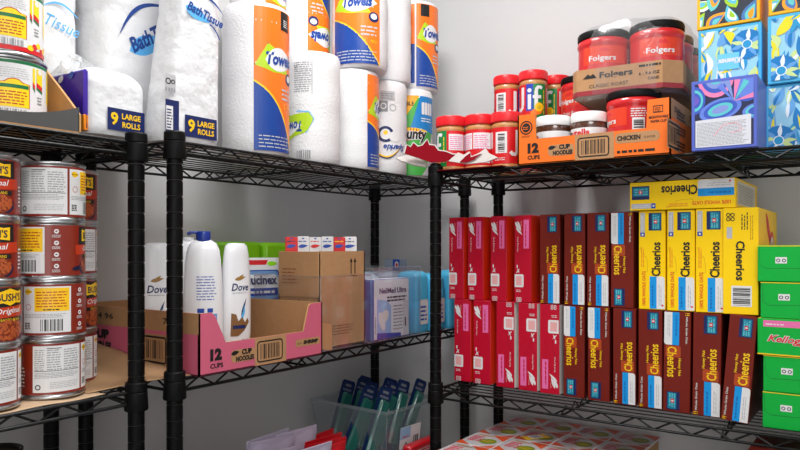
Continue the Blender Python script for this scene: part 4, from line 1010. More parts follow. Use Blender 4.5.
# ------------------------------------------------------------------ left rack, lower shelf: bottles
zT = B_LOW + .14
M_bottle = mat('bottle_white', (236, 237, 241), .3, coat=.3)
M_pump = mat('pump_blue', (20, 50, 140), .3)
def oval_bottle(b, w, d, prof, m, n=32):
    """prof: (scale, z) rows of an oval section"""
    fn = lambda a, s_: (cos(a) * w / 2 * s_, sin(a) * d / 2 * s_)
    o = len(b.v)
    for s_, z in prof: b.v += [fn(2 * pi * i / n, s_) + (z,) for i in range(n)]
    k = b.mi(m)
    for j in range(len(prof) - 1):
        for i in range(n): b.f.append((o + j * n + i, o + j * n + (i + 1) % n, o + (j + 1) * n + (i + 1) % n, o + (j + 1) * n + i)); b.m.append(k)
def ovalmap(w, d, prof):
    def sc(z):
        for (s0, z0), (s1, z1) in zip(prof, prof[1:]):
            if z0 <= z <= z1: return s0 + (s1 - s0) * (z - z0) / max(1e-6, z1 - z0)
        return 1
    def f(s, t, e):                      # s along the width, front face is -y
        k = sc(t); hw = w / 2 * k; u = max(-1, min(1, s / hw)); return (s, -(d / 2 * k * math.sqrt(max(0, 1 - u * u)) + e), t)
    f.step = .15; return f
pumpprof = [(a_, z_ * 1.055) for a_, z_ in [(0, 0), (.9, 0), (1, .2), (1, 2), (.98, 4), (.95, 5.6), (.89, 6.8), (.82, 7.5), (.68, 7.95), (.4, 8.2), (0, 8.22)]]
PBX, PBY = -40.6, 32.05
t = thing('pump_bottle', 'white lotion bottle with a blue pump, blue small print facing out', 'bottle', (PBX, PBY, zT), face(PBX, PBY) + pi / 2)
b = MB(); oval_bottle(b, 2.75, 1.9, pumpprof, M_bottle); b.build('bottle_body', t)
b = MB(); b.lathe([(0, 8.5), (.5, 8.5), (.52, 8.6), (.5, 9.15), (.45, 9.25), (0, 9.27)], M_pump, 20); b.box(-1.0, .5, -.22, .22, 9.08, 9.28, M_pump, .06); b.box(-1.1, -.85, -.15, .15, 9.0, 9.22, M_pump, .04); b.build('pump_head', t)
b = MB(); fm = ovalmap(2.75, 1.9, pumpprof)
b.greek(fm, M_blue, -.45, 4.4, .9, 6.2, 9, 3, fill=.3); b.greek(fm, M_blue, -.4, 3.5, .8, 4.1, 1, 4, fill=.5); b.poly(rect(-.6, 1.9, .95, 3.4), fm, mat('pale_blue_print', (120, 150, 205), .4)); b.greek(fm, M_white, -.55, 2.0, .9, 3.35, 7, 5, e=.02, fill=.3)
b.bars(fm, M_blue, .2, 1.4, .9, 1.8, 12); b.poly(rect(.0, .8, 1.0, 1.3), fm, M_navy); b.build('printed_label', t)
dprof = [(a_, z_ * 1.06) for a_, z_ in [(0, 0), (.85, 0), (.9, .1), (.95, 1.1), (.97, 1.25), (1, 1.9), (1, 4), (.95, 6), (.85, 7.2), (.75, 7.75), (.55, 7.95), (0, 7.98)]]
dprof_l = dprof
def dove(label, x, y, rz, kind, h=7.98):
    t = thing('lotion_bottle', label, 'bottle', (x, y, zT), rz, 'white lotion bottles')
    b = MB(); oval_bottle(b, 2.3, 1.4, [p for p in dprof if p[1] >= 1.16], M_bottle); b.build('bottle_body', t)
    b = MB(); oval_bottle(b, 2.3, 1.4, [p for p in dprof if p[1] <= 1.2] + [(0, 1.17)], mat('cap_grey', (176, 180, 190), .35)); fm = ovalmap(2.3, 1.4, dprof); b.poly(ell(.25, .5, .5, .28), fm, M_blue, .02); b.build('cap', t)
    b = MB()
    mg = mat('dove_gold', (160, 120, 60), .35)
    b.poly(leaf(-.45, 5.75, .45, 5.95, .28), fm, mg); b.poly(leaf(-.2, 5.75, .25, 6.15, .2), fm, mg, .02)
    b.text('Dove', fm, M_navy, 0, 5.2, .55, 1.35, bold=.02, shear=.2); b.greek(fm, M_grey, -.6, 4.75, .6, 4.85, 1, 3)
    b.poly(leaf(.1, 2.6, .5, 4.4, .22, .1), fm, M_navy, .014); b.poly(leaf(0, 2.8, .3, 3.9, .2, -.1), fm, mat('light_blue_print', (0, 0, 0)), .016)
    if kind: b.poly([(-.75, 1.6), (-.7, 3.3), (-.35, 3.2), (-.2, 2.7), (.1, 3.0), (.35, 2.6), (.6, 2.9), (.75, 2.6), (.3, 2.0), (-.2, 1.6)], fm, mat('splash_brown', (130, 90, 50), .4), .02); b.poly(rect(-.6, 2.15, .4, 2.4), fm, M_navy, .028)
    b.greek(fm, M_blue, .1, 1.3, .8, 1.42, 1, 3); b.build('printed_label', t)
    return t
dove('white lotion bottle with gold bird mark and brown splash, beside the pump bottle', -40.0, 34.55, face(-40, 34.55) + pi / 2 + .5, 1)
dove('white lotion bottle with a gold bird mark, between the two black posts', -42.6, 29.6, face(-42.6, 29.6) + pi / 2 + .1, 0)
t = thing('lotion_bottle', 'plain white rounded bottle partly hidden behind the black post', 'bottle', (-43.6, 33.0, zT), face(-43.6, 33) + pi / 2)
b = MB(); oval_bottle(b, 3.3, 1.7, [(0, 0), (.95, 0), (1, .3), (1, 5), (.97, 6.8), (.9, 7.7), (.7, 8.4), (.4, 8.65), (0, 8.7)], M_bottle); b.build('bottle_body', t)
b = MB(); b.lathe([(0, 8.6), (.45, 8.6), (.45, 8.85), (0, 8.9)], M_bottle, 20); b.build('cap', t)

# wipes pack with green lids and Mucinex pouch
zS = B_LOW + .04
M_limelid = mat('lime_lid', (150, 232, 24), .35)
for i, (x, y) in enumerate(((-48.6, 41.9), (-48.4, 45.4))):
    t = thing('wipes_tub', 'wipes tub with a lime green lid, %s' % ('behind the lotion bottle' if i == 0 else 'behind the cough medicine pouch'), 'tub', (x, y, zS + .0), 0, 'wipes tubs with lime green lids')
    b = MB(); b.lathe([(0, 0), (1.5, 0), (1.6, .15), (1.6, 6.5), (1.4, 6.6)], M_bottle, 32); b.build('tub_body', t)
    b = MB(); b.box(-1.65, 1.65, -1.65, 1.65, 6.5, 8.75 - .05 * i, M_limelid, .3); b.build('lid', t)
t = thing('medicine_pouch', 'white cough medicine pouch with a blue label and red top strip', 'pouch', (-44.9, 41.35, zS), pi / 2 - .35)
b = MB(); fnp = lambda sg: (lambda u, v: ((u - .5) * 3.9 * (1 - .06 * (v > .93)), sg * .55 * math.sqrt(max(0, 1 - (2 * u - 1) ** 4)) * min(1, (1 - v) * 3.2) ** .6 , v * 7.35))
b.grid(fnp(-1), 20, 20, M_bottle); b.grid(fnp(1), 20, 20, M_bottle); b.build('pouch_body', t)
b = MB()
def pm_(s, t_, e):
    u = (s + 1.95) / 3.9; p = fnp(-1)(u, t_ / 7.35); return (p[0], p[1] - e, p[2])
pm_.step = .3
b.poly(rrect(-1.8, 3.7, 1.7, 6.3, .3), pm_, M_blue, .02); b.poly(rrect(-1.7, 3.8, 1.6, 6.2, .3), pm_, mat('sky_label', (120, 165, 215), .4), .03); b.text('Mucinex', pm_, M_navy, -.1, 5.45, .8, 3.1, bold=.04, e=.045)
b.poly(rect(-1.6, 4.1, 1.5, 4.75), pm_, M_blue, .04); b.greek(pm_, M_white, -1.3, 4.3, 1.2, 4.6, 1, 2, e=.05, fill=.7)
b.poly([(-1.85, 6.75), (.5, 6.75), (.8, 7.15), (-1.75, 7.15)], pm_, M_redp, .025); b.poly(leaf(.6, 6.8, 1.7, 6.9, .4), pm_, M_limelid, .025); b.greek(pm_, M_blk, -1.5, 3.1, 1.4, 3.45, 1, 4, e=.03, fill=.8)
b.build('printed_label', t)

# kraft box with medicine cartons
t = thing('shipping_box', 'brown shipping box with two up arrows, standing inside the clear bin', 'box', (-37.2, 40.55, zS + .12))
b = MB(); Dx, Dy, Hh = 4.5, 5.75, 7.8
for P_ in (([(0, 0), (Dy, 0), (Dy, Hh), (0, Hh)], flat((0, 0, 0), (0, 1, 0), (0, 0, 1), (1, 0, 0))), ([(0, 0), (Dx, 0), (Dx, Hh - .15), (0, Hh - .1)], flat((-Dx, 0, 0), (1, 0, 0), (0, 0, 1), (0, -1, 0))),
           ([(0, 0), (Dy, 0), (Dy, Hh), (0, Hh)], flat((-Dx, 0, 0), (0, 1, 0), (0, 0, 1), (-1, 0, 0))), ([(0, 0), (Dx, 0), (Dx, Hh), (0, Hh)], flat((-Dx, Dy, 0), (1, 0, 0), (0, 0, 1), (0, 1, 0)))):
    card(b, P_, M_kraft, M_kraft, M_kraft_edge)
b.box(-Dx, 0, 0, Dy, 0, .1, M_kraft, .01); F_ = flat((0, 0, 0), (0, 1, 0), (0, 0, 1), (1, 0, 0))
for k in (0, 1): b.poly(rect(3.85 + .5 * k, 5.9, 3.97 + .5 * k, 7.1), F_, M_blk); b.poly([(3.72 + .5 * k, 6.9), (4.1 + .5 * k, 6.9), (3.91 + .5 * k, 7.25)], F_, M_blk, .016)
b.poly(rect(3.8, 5.72, 4.7, 5.78), F_, M_blk); b.greek(F_, M_blk, .6, 1.0, 4.2, 1.9, 4, 5, fill=.25, dens=.6)
b.box(-Dx + .05, 0, -.06, 0, Hh - 3.7, Hh - .02, M_kraft, .02) ; b.tube((-Dx / 2 + .1, -.07, 3.9), (-Dx / 2 + .1, -.07, .2), .03, M_beans2, 4)
b.greek(flat((-Dx, -.07, 0), (1, 0, 0), (0, 0, 1), (0, -1, 0)), M_beans2, .5, 5.2, 2.6, 6.6, 5, 6, fill=.25, dens=.4)
b.build('box_body', t)
cols_ = [(M_redp, M_navy), (M_white, M_blue), (M_white, M_redp), (M_white, M_blue), (M_redp, M_gold), (M_white, M_navy)]
desc = ['red carton', 'white carton with a blue mark', 'white carton with a red mark', 'white carton with a purple-blue drawing', 'red and yellow carton', 'wide white carton with a blue drawing']
for k in range(6):
    xk, yk = -41.2 + .5 * k, (40.8, 41.65, 42.6, 43.55, 44.5, 45.2)[k]; w = 1.0 if k < 5 else 1.15; rk = face(xk, yk) + pi * 2 - .1
    t = thing('medicine_carton', desc[k] + ' in the brown shipping box, ' + ('nearest', 'second from', 'third from', 'fourth from', 'fifth from', 'farthest from')[k] + (' the pouch'), 'medicine box', (xk, yk, zS + 4.0), rk, 'small medicine cartons in the brown box')
    b = MB(); b.box(-.42, 0, 0, w, 0, 5.1 + .06 * (k % 2), cols_[k][0] if k in (0, 4) else M_white, .05); f = flat((0, 0, 0), (0, 1, 0), (0, 0, 1), (1, 0, 0)); g = flat((-1.1, 0, 0), (1, 0, 0), (0, 0, 1), (0, -1, 0))
    b.greek(f, cols_[k][1], .12, 4.7, w - .12, 4.9, 1, k + 2); b.poly(leaf(.1, 4.3, w - .08, 4.4, .3), f, M_blue if k != 2 else M_redp, .016); b.poly(ell(w / 2, 4.98, .1, .06), f, M_blue)
    b.poly(rect(.8, 4.2, 1.0, 5.0), g, cols_[k][1]); b.build('carton', t)
# inner support so that the small cartons stand high
t = thing('cardboard_insert', 'plain brown cardboard insert inside the shipping box under the small cartons', 'cardboard', (-37.4, 40.75, zS + .23))
b = MB(); b.box(-4.1, -.1, .05, 4.85, 0, 3.76, M_kraft, .03); b.build('insert', t)

# clear bins
M_clear = film('clear_bin', gloss=.10, rough=.08, tint=.96, dens=.02)
M_bluebin = film('clear_blue_bin', (210, 225, 238), gloss=.12, rough=.08, tint=.96, dens=.03)
def bin_(name, label, x, y, z, w, d, h, m, rz=0, th=.08, flare=0, rim=None, cat='bin', tag_=None):
    """open clear bin: x back from the front edge by w, y along d"""
    t = thing(name, label, cat, (x, y, z), rz)
    b = MB(); q = flare
    def ring(o, zz, gr): return [(o + gr, -o - gr, 0), ]
    lo = [(-w + q, q), (-q, q), (-q, d - q), (-w + q, d - q)]; hi = [(-w, 0), (0, 0), (0, d), (-w, d)]
    for i in range(4):
        j = (i + 1) % 4
        b.grid(lambda u, v, i=i, j=j: tuple((lo[i][k] * (1 - u) + lo[j][k] * u) * (1 - v) + (hi[i][k] * (1 - u) + hi[j][k] * u) * v for k in (0, 1)) + (h * v,), 4, 4, m)
    b.add([p + (.02,) for p in lo], [(0, 1, 2, 3)], m)
    b.build('bin_body', t)
    b = MB()
    for i in range(4):
        j = (i + 1) % 4; b.tube(hi[i] + (h,), hi[j] + (h,), rim or .09, m, 8)
    for i in range(4): b.tube(lo[i] + (0,), hi[i] + (h,), .05, m, 6)
    b.build('rim', t)
    return t
bin_('clear_bin', 'clear plastic bin around the brown shipping box', -36.75, 40.2, zS, 7.5, 6.4, 5.9, M_clear)
bin_('clear_bin', 'clear bluish plastic bin holding the nasal rinse carton', -36.7, 46.7, zS, 9.0, 7.4, 6.4, M_bluebin)
t = thing('nasal_rinse_carton', 'blue and white nasal rinse carton inside the clear bluish bin', 'carton', (-37.2, 47.2, zS + .06), .0)
b = MB(); m_skyp = mat('sky_print', (150, 185, 230), .4); b.box(-1.3, 0, 0, 5.7, 0, 5.35, mat('carton_blue', (30, 96, 190), .35), .04, faces={'+x': mat('carton_white', (222, 226, 234), .4), '+z': M_offwhite})
F_ = flat((0, 0, 0), (0, 1, 0), (0, 0, 1), (1, 0, 0))
b.poly(rect(.02, .02, .35, 5.3), F_, M_blue); b.poly(rect(.4, .1, .75, 5.2), F_, M_white, .014)
b.poly([(.8, .3), (2.9, .3), (2.9, 2.9), (2.2, 3.4), (.8, 3.6)], F_, m_skyp); b.poly([(.8, .05), (4.4, .05), (4.4, .35), (.8, .6)], F_, M_blue, .018); b.poly(ell(1.9, 2.0, .7, .5, .6), F_, M_offwhite, .018); b.poly(ell(1.5, 1.6, .4, .9, .4), F_, M_white, .02)
b.text('NeilMed Ultra', F_, M_navy, 3.2, 4.3, .5, 4.1, bold=.03); b.greek(F_, M_blk, 2.3, 3.3, 5.4, 3.9, 2, 3, fill=.5); b.greek(F_, M_grey, 3.2, .7, 4.9, 3.1, 8, 4, fill=.35); b.poly(rect(4.75, .05, 5.6, 3.3), F_, mat('pale_grey_print', (200, 204, 212), .4), .014); b.poly(rect(5.0, .9, 5.2, 1.7), F_, M_blk, .02)
b.text('NeilMed', F_, M_navy, .56, 1.3, .2, 1.4, rot=pi / 2, e=.02); b.build('carton', t)
t = thing('medicine_bottle', 'small dark red bottle with white cap beside the nasal rinse carton', 'bottle', (-39.2, 47.6, zS + .06))
b = MB(); b.lathe([(0, 0), (.5, 0), (.5, 1.6), (.3, 1.9)], M_bean, 18); b.build('bottle_body', t); b = MB(); b.lathe([(.35, 1.85), (.38, 2.4), (0, 2.45)], M_white, 18); b.build('cap', t)
t = thing('medicine_carton', 'small blue and silver carton with a red mark behind the bluish bin', 'medicine box', (-42.6, 57.6, zS + 5.85), -.15)
b = MB(); b.box(-1.2, 0, 0, 2.2, 0, 1.2, mat('silver_card', (150, 160, 178), .35), .04); f = flat((0, 0, 0), (0, 1, 0), (0, 0, 1), (1, 0, 0)); b.poly(rect(.02, .04, 1.05, 1.16), f, M_blue); b.poly(ell(.6, .6, .3, .38), f, M_white, .018); b.poly(ell(.6, .55, .16, .24), f, M_redp, .024); b.build('carton', t)
t = thing('cotton_pack', 'white wrapped pack inside the bluish bin behind the nasal rinse carton', 'pack', (-41.8, 49.8, zS + .06))
b = MB(); roundbox(b, 4.0, 5.6, 5.8, mat('pale_blue_wrap', (196, 214, 234), .3, bump=.5, bscale=30)); b.build('wrapped_pack', t)
# light blue packs
M_sky = mat('sky_wrap', (84, 196, 240), .3, bump=.6, bscale=30)
for i, (x, y, w, d, h, sky) in enumerate(((-38.6, 55.5, 2.6, 2.2, 5.9, 1), (-38.4, 58.0, 2.8, 2.3, 5.6, 1), (-37.6, 60.9, 1.8, 2.8, 5.9, 1), (-43.8, 57.0, 4, 4, 5.8, 0))):
    t = thing('wipes_pack', ('light blue wrapped wipes pack right beside the clear bluish bin', 'light blue wrapped wipes pack with a white label, in front of the corner', 'light blue wrapped wipes pack beyond the rack post, beside the crimson cereal', 'pale wrapped pack by the wall under the small silver carton')[i], 'wipes', (x, y, zS), 0, 'light blue wipes packs')
    b = MB(); roundbox(b, w, d, h, M_sky if sky else MATS['pale_blue_wrap'], seams=(h * .5,), topr=.6); b.build('wrapped_pack', t)
    if i < 2:
        b = MB(); f = flat((w / 2 + .01, -d / 2, 0), (0, 1, 0), (0, 0, 1), (1, 0, 0)); b.poly(rrect(.35, .8, d - .35, 3.2, .2), f, M_white, .05); b.greek(f, M_blue, .5, 1.2, d - .5, 2.8, 4, 3, e=.06); b.build('printed_label', t)

# ------------------------------------------------------------------ torn red carton on the corner post
t = thing('torn_carton', 'torn red and white cardboard carton lying on the shelf corner over the post', 'cardboard', (-32.5, 49.85, C_TOP))
mtr = mat('torn_red_card', (126, 6, 24), .85, spec=.1); mtw = mat('torn_white_card', (196, 190, 186), .8, spec=.1); mtd = mat('torn_dark_red_card', (92, 8, 22), .8, spec=.1)
def scrap(pts, lean, y0, m, mb, name, turn=0, edge=0):
    """a torn piece of card standing on its lower edge and leaning back by lean"""
    b = MB(); c_, s_ = cos(turn), sin(turn); fm = flat((y0 * -s_, y0 * c_, 0), (c_, s_, 0), (-lean * s_, lean * c_, 1), (s_, -c_, lean)); card(b, (pts, fm), m, mb, mtw, .09)
    if edge: b.band(pts[:edge], .1, fm, mtw, .015)
    b.build(name, t)
scrap([(-2.5, 1.55), (-2.3, 2.35), (-1.95, 2.15), (-1.7, 2.55), (-1.3, 2.2), (-.95, 2.3), (-.5, 2.85), (-.3, 2.35), (.15, 2.3), (.45, 1.85), (1.1, 1.75), (1.7, 1.5), (2.3, 1.5), (1.6, .95), (.9, .8), (-.2, .75), (-.9, 1.0), (-1.7, 1.3)], .25, -.75, mtr, mtw, 'red_panel', .604, 13)
scrap([(-3.2, 1.3), (-2.2, 1.65), (-1.1, 1.25), (-.5, .8), (-.6, .45), (-1.6, .6), (-2.8, 1.05)], .9, -.55, mtw, mtw, 'white_panel', .604)
scrap([(1.7, .8), (2.5, 1.5), (3.1, 1.25), (3.6, 1.5), (3.9, 1.05), (4.6, 1.3), (5.1, 1.65), (5.5, 1.2), (6.4, .75), (5.4, .45), (3.6, .4)], .35, -.5, mtw, mtw, 'torn_strip')
scrap([(2.9, .6), (3.4, 1.1), (3.8, 1.35), (3.9, .95), (4.9, 1.2), (4.3, .7), (3.6, .5)], .35, -.62, mtr, mtw, 'torn_edge')
b = MB(); b.box(.6, 6.8, -.3, 3.2, .02, .1, mtd, .01); b.build('flat_panel', t)

# ------------------------------------------------------------------ lowest shelves
# flat noodle trays on the right rack
M_lidw = mat('tray_lid_white', (212, 208, 210), .3, coat=.5)
M_lido = mat('tray_lid_orange', (226, 84, 36), .35)
def lid_design(b, w, d, z):
    f = flat((0, 0, z), (1, 0, 0), (0, 1, 0), (0, 0, 1))
    b.poly([(0.05, .05), (w * .4, .05), (.05, d * .3)], f, M_lido); b.poly([(w - .05, d - .05), (w * .5, d - .05), (w - .05, d * .6)], f, M_lido); b.poly([(w * .7, .05), (w - .05, .05), (w - .05, d * .25)], f, M_lido)
    b.poly(ell(w * .66, d * .45, w * .22, d * .2, .3), f, mat('noodle_green', (120, 140, 30), .4)); 
    for k in range(3): b.poly(leaf(w * (.5 + .1 * k), d * .33, w * (.6 + .1 * k), d * .58, .1), f, M_gold, .02)
    b.greek(f, mat('rose_print', (214, 70, 90), .4), w * .12, d * .35, w * .5, d * .8, 4, 3, e=.02, fill=.6)
    b.poly(leaf(w * .1, d * .88, w * .7, d * .82, .25), f, mat('tray_gold', (190, 140, 50), .4))
tw, td = 3.55, 3.95
nt0 = None
for j in range(4):
    for i in range(4):
        x = -31.55 + 3.62 * i + (.0 if j < 3 else .1); y = 47.9 + 4.0 * j
        if j == 0 and i > 1: pass
        rowd = ('nearest the aisle', 'second from the aisle', 'third from the aisle', 'against the wall')[j]; cold = ('far left', 'second', 'third', 'last')[i]
        lab = 'orange and white noodle tray, %s in the row %s' % (cold, rowd)
        if j == 0: y = 47.95
        if nt0 is None:
            nt0 = thing('noodle_tray', lab, 'noodle tray', (x, y, -19.32), group='square noodle trays under the cereal shelf')
            b = MB(); b.box(.15, tw - .15, .15, td - .15, 0, 2.1, M_kraft, .15); b.build('tray_body', nt0)
            b = MB(); b.box(0, tw, 0, td, 2.1, 2.3, M_lidw, .08); lid_design(b, tw, td, 2.3); b.build('printed_lid', nt0)
        else: dup(nt0, lab, (x, y, -19.32), rnd.uniform(-.02, .02))
b = MB(); f = flat((0, 0, .02), (1, 0, 0), (0, 1, 0), (0, 0, 1)); b.box(-.55, .55, -1.2, 1.2, 0, .03, M_gold, .01); b.poly(rect(-.5, -.6, .5, .6), f, M_white, .02); b.bars(f, M_grey, -.4, -.4, .4, .4, 16, 4, e=.03)
tag(b.build('price_label', loc=(-26.3, 57.2, -19.32 + 2.36), rz=-.6), 'yellow and white price label on top of the noodle trays', 'label')
t = thing('cracker_carton', 'dark brown carton with orange and white print below the green cartons', 'carton', (-8.0, 51.0, -19.3))
b = MB(); b.box(0, 8, 0, 6, 0, 5.6, M_brown2, .04); f = flat((0, 0, 0), (1, 0, 0), (0, 0, 1), (0, -1, 0)); b.poly(rect(.2, 4.5, 7.5, 5.2), f, M_towelorange); b.poly(rect(.3, 3.6, 6, 4.5), f, M_white, .016); b.build('carton', t)

# toothbrush bin on the left rack
rzb = -.08
bt = bin_('storage_bin', 'translucent plastic bin full of blister-packed toothbrushes with a paper label', -38.9, 51.7, -20.6, 10.2, 8.3, 5.1, film('milky_bin', (205, 225, 230), gloss=.12, rough=.2, tint=.9, dens=.16), -.06, flare=.7, rim=.17)
b = MB(); f = flat((-.25, 1.9, 0), (0, 1, 0), (0.1, 0, .995), (.99, 0, -.1)); b.poly(rect(0, .9, 3.2, 3.4), f, M_white, .05); b.poly(rect(.05, 2.2, 1.6, 3.35), f, mat('pale_sky', (150, 190, 225), .4), .06); b.greek(f, M_redp, .4, 2.35, 1.4, 2.6, 1, 2, e=.07); b.bars(f, M_blk, 2.1, 1.1, 3.0, 2.3, 12, e=.07); b.band([(.5, 1.1), (1.0, 1.8), (1.4, 1.1)], .15, f, M_blk, .07); b.build('paper_label', bt)
M_tb = mat('brush_card', (10, 40, 92), .5); M_blister = mat('brush_blister', (40, 110, 100), .25, coat=.6)
tb0 = None
spots = [(-46.6, 54.6, 0), (-46.0, 56.0, .1), (-43.9, 53.6, -.1), (-43.9, 55.3, .05), (-41.6, 53.9, 0), (-42.7, 56.4, .1), (-41.9, 57.9, .0), (-44.2, 57.9, -.1), (-41.3, 59.2, .05), (-46.4, 57.4, .1)]
wd = ('farthest back on the wall side', 'second row behind the rim', 'at the bin edge facing the aisle', 'in the middle of the cluster', 'front of the cluster by the white cap', 'half hidden in the middle', 'towards the rack post', 'behind the one towards the post', 'closest to the rack post', 'in the rear corner of the bin')
for i, (x, y, a) in enumerate(spots):
    lab = 'blue-carded toothbrush pack leaning in the bin, ' + wd[i]
    if tb0 is None:
        tb0 = thing('toothbrush_pack', lab, 'toothbrush', (x, y, -20.3), group='toothbrush packs in the bin')
        b = MB(); f = flat((0, 0, 0), (1, 0, 0), (0, 0, 1), (0, -1, 0))
        outer = [(-.85, 0), (.85, 0), (.85, 6.9), (.7, 7.1), (-.7, 7.1), (-.85, 6.9)]
        b.poly(outer, f, M_tb, .03); b.poly(outer, f, M_tb, -.03); b.band(outer, .06, f, M_tb, 0, True)
        b.poly(rrect(-.4, 6.5, .4, 6.75, .1), f, M_grey, .04); b.greek(f, M_lgrey, -.6, 6.05, .6, 6.3, 2, 4, e=.04); b.build('backing_card', tb0)
        b = MB(); b.box(-.65, .65, -.55, -.04, .5, 5.9, M_blister, .2); b.build('blister', tb0)
        place(tb0, (x, y - 1.9, -20.4), 1.35 + a, (-.05, .36))
    else: dup(tb0, lab, (x, y - 1.9, -20.4 + .05 * (i % 3)), 1.35 + a, (-.05 + .04 * (i % 3), .36 + .03 * (i % 3)))
b = MB(); b.lathe([(0, 0), (.45, 0), (.45, .6), (0, .62)], M_white, 18); o = b.build('bottle_cap', loc=(-41.6, 55.0, -16.2)); tag(o, 'small round white cap lying among the toothbrush packs', 'cap'); o.rotation_euler = (.9, .4, 0)

# red and white pouches
M_redbag = mat('red_pouch', (196, 16, 30), .35, bump=.5, bscale=40); M_mauve = mat('pale_pouch', (178, 168, 190), .35, bump=.5, bscale=40)
def make_pouch(name, m, label, cat, group, txt=None, w=4.4, h=7.0):
    t = thing(name, label, cat, group=group)
    b = MB()
    def fn(sg):
        def f_(u, v):
            e = min(u, 1 - u) * 6; bul = min(1, e) * min(1, (1 - v) * 4) * min(1, .4 + v * 3)
            return ((u - .5) * w, sg * (.04 + .42 * bul * (1 + .15 * sin(9 * u + 7 * v))), v * h + .12 * sin(u * 9) * v)
        return f_
    b.grid(fn(-1), 18, 14, m); b.grid(fn(1), 18, 14, m)
    if txt:
        f0 = fn(-1); mp = lambda s_, t_, e: (lambda p: (p[0], p[1] - e, p[2]))(f0(max(0, min(1, s_ / w + .5)), t_ / h)); mp.step = .4
        b.text(txt, mp, M_lgrey, 0, h * .72, .5, w * .6, e=.05)
    b.build('pouch_body', t); b2 = MB(); b2.box(-w / 2, w / 2, -.05, .05, h - .15, h + .3, m, .02); b2.build('seal_strip', t)
    return t
zP = -22.2
rp = make_pouch('snack_pouch', M_redbag, '', 'pouch', 'pouches on the lowest visible shelf', 'JAVIC', h=6.3)
wp = make_pouch('snack_pouch', M_mauve, '', 'pouch', 'pouches on the lowest visible shelf')
reds = [(-37.8, 40.9, 1.5, (.15, 0), 'red pouch with faint lettering, nearest the toothbrush bin'), (-38.6, 41.9, 1.5, (.12, .05), 'red pouch just behind the lettered red one'), (-39.4, 42.7, 1.55, (.1, .02), 'red pouch third back beside the bin'), (-38.5, 37.9, 1.5, (.2, .03), 'red pouch between the pale pouches'), (-40.3, 43.2, 1.6, (.08, -.03), 'red pouch farthest back beside the bin')]
whites = [(-37.6, 38.6, 1.5, (.2, 0), 'pale mauve pouch in front of the red one'), (-39.2, 36.0, 1.45, (.2, .03), 'pale mauve pouch farthest from the bin'), (-40.6, 37.6, 1.5, (.15, .05), 'pale mauve pouch in the second row by the wall side'), (-40.4, 40.6, 1.5, (.1, 0), 'pale mauve pouch highest of the pile'), (-41.4, 38.6, 1.55, (.12, -.04), 'pale mauve pouch rearmost, against the wall side')]
for k, L_ in enumerate((reds, whites)):
    src = (rp, wp)[k]
    for i, (x, y, rz, tl, lab) in enumerate(L_):
        z = zP + (.25 if k == 1 and i > 1 else 0)
        if i == 0: place(src, (x, y, z), rz, tl); src['label'] = lab
        else: dup(src, lab, (x, y, z), rz, tl)
# red pouches lying under the bin
def flatbag(label, x, y, w, d, h, rz, m=M_redbag):
    t = thing('snack_bag', label, 'bag', (x, y, zP), rz, 'red bags under the toothbrush bin'); b = MB(); roundbox(b, w, d, h, m, topr=.8); b.build('bag_body', t); return t
flatbag('red bag lying under the toothbrush bin towards the pouches', -42.5, 53.2, 7, 4.5, 1.4, .1); flatbag('red bag lying under the toothbrush bin towards the rack post', -41.2, 58.4, 6.5, 4.6, 1.4, 0)
t = thing('snack_bag', 'red carton with white print squeezed beside the toothbrush bin at the rack post', 'bag', (-37.2, 53.2, zP), .0, 'red bags under the toothbrush bin'); b = MB(); b.box(-1.0, 0, 0, 4.5, 0, 3.5, M_redbag, .15); f = flat((0, 0, 0), (0, 1, 0), (0, 0, 1), (1, 0, 0)); b.greek(f, M_lgrey, .6, 2.4, 3.9, 3.1, 3, 3); b.build('bag_body', t)
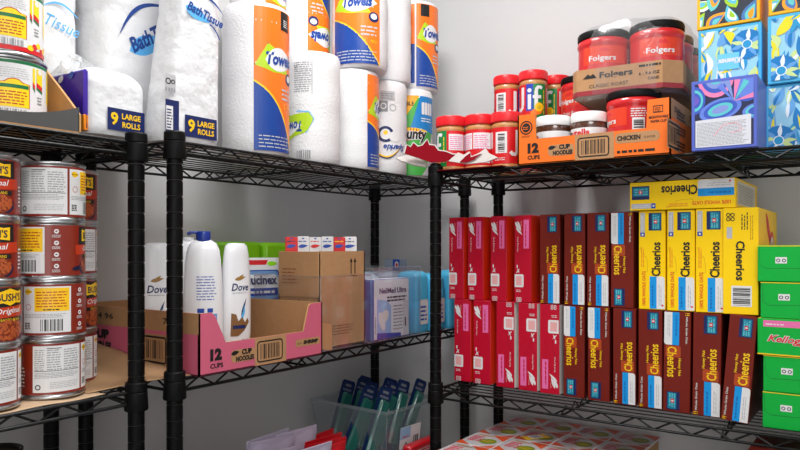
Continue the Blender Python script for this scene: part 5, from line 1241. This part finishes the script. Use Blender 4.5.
# blue-topped wipes
M_bluecap = mat('blue_seal', (16, 66, 170), .35)
bl0 = None
for i, (x, y, z) in enumerate(((-44.9, 28.0, 0), (-43.4, 30.6, .1), (-44.6, 31.8, .5), (-41.6, 31.6, .1), (-42.0, 33.6, -.1), (-46.3, 29.6, .1))):
    lab = 'white pouch with rounded blue top, low shelf, ' + ('nearest the left rack', 'just behind the rack post', 'tallest of them', 'middle of the front row', 'at the end nearest the pale pouches', 'at the back by the wall')[i]
    if bl0 is None:
        bl0 = thing('refill_pouch', lab, 'pouch', (x, y, zP + z), 1.2, 'blue-topped pouches on the low shelf', (.2, 0))
        b = MB(); roundbox(b, 2.4, 1.3, 6.6, mat('pouch_white', (190, 200, 214), .3), topr=.4); b.build('pouch_body', bl0)
        b = MB(); b.add([], [], M_bluecap); b.mi(M_bluecap)
        pts = rrect(-1.15, 6.2, 1.15, 6.95, .35); F1 = flat((0, 0, 0), (1, 0, 0), (0, 0, 1), (0, -1, 0)); card(b, (pts, flat((0, -.35, 0), (1, 0, 0), (0, 0, 1), (0, -1, 0))), M_bluecap, M_bluecap, M_bluecap, .7); b.build('blue_top', bl0)
    else: dup(bl0, lab, (x, y, zP + z * .0), 1.2 + .12 * (i % 3), (.2, .05 * i))

# ------------------------------------------------------------------ light and camera
def area(name, loc, size, size_y, power, rot=(0, 0, 0), col=(1, 1, 1)):
    l = bpy.data.lights.new(name, 'AREA'); l.shape = 'RECTANGLE'; l.size = size * IN; l.size_y = size_y * IN; l.energy = power; l.color = col
    o = bpy.data.objects.new(name, l); COL.objects.link(o); o.location = (loc[0] * IN, loc[1] * IN, (loc[2] + EYE) * IN); o.rotation_euler = rot; return o
area('overhead_light', (-28, 34, 41.5), 12, 12, 12, col=(1, .99, .975))
area('overhead_light', (8, 8, 41.5), 26, 26, 14, col=(1, .99, .975))  # second overhead light, added as fill beside the main lamp
area('frontal_fill', (20, -30, 5), 40, 70, 12, rot=(radians(85), 0, radians(35)), col=(1, .99, .97))  # added frontal fill from behind the camera; the walls hold no doorway
w = bpy.data.worlds.new('world'); bpy.context.scene.world = w; w.use_nodes = True
w.node_tree.nodes['Background'].inputs[0].default_value = (.9, .95, 1, 1); w.node_tree.nodes['Background'].inputs[1].default_value = .3
cam = bpy.data.cameras.new('camera'); co = bpy.data.objects.new('camera', cam); COL.objects.link(co)
cam.sensor_fit = 'HORIZONTAL'; cam.sensor_width = 36; cam.lens = 36 * 688.13 / 800; cam.shift_x = -15 / 800; cam.shift_y = 23.9 / 800; cam.clip_start = .01
co.location = (0, 0, EYE * IN); co.rotation_euler = (pi / 2, 0, .604)
sc = bpy.context.scene; sc.camera = co
sc.view_settings.view_transform = 'Standard'; sc.view_settings.look = 'None'; sc.view_settings.exposure = 0; sc.view_settings.gamma = 1; sc.view_settings.use_curve_mapping = False
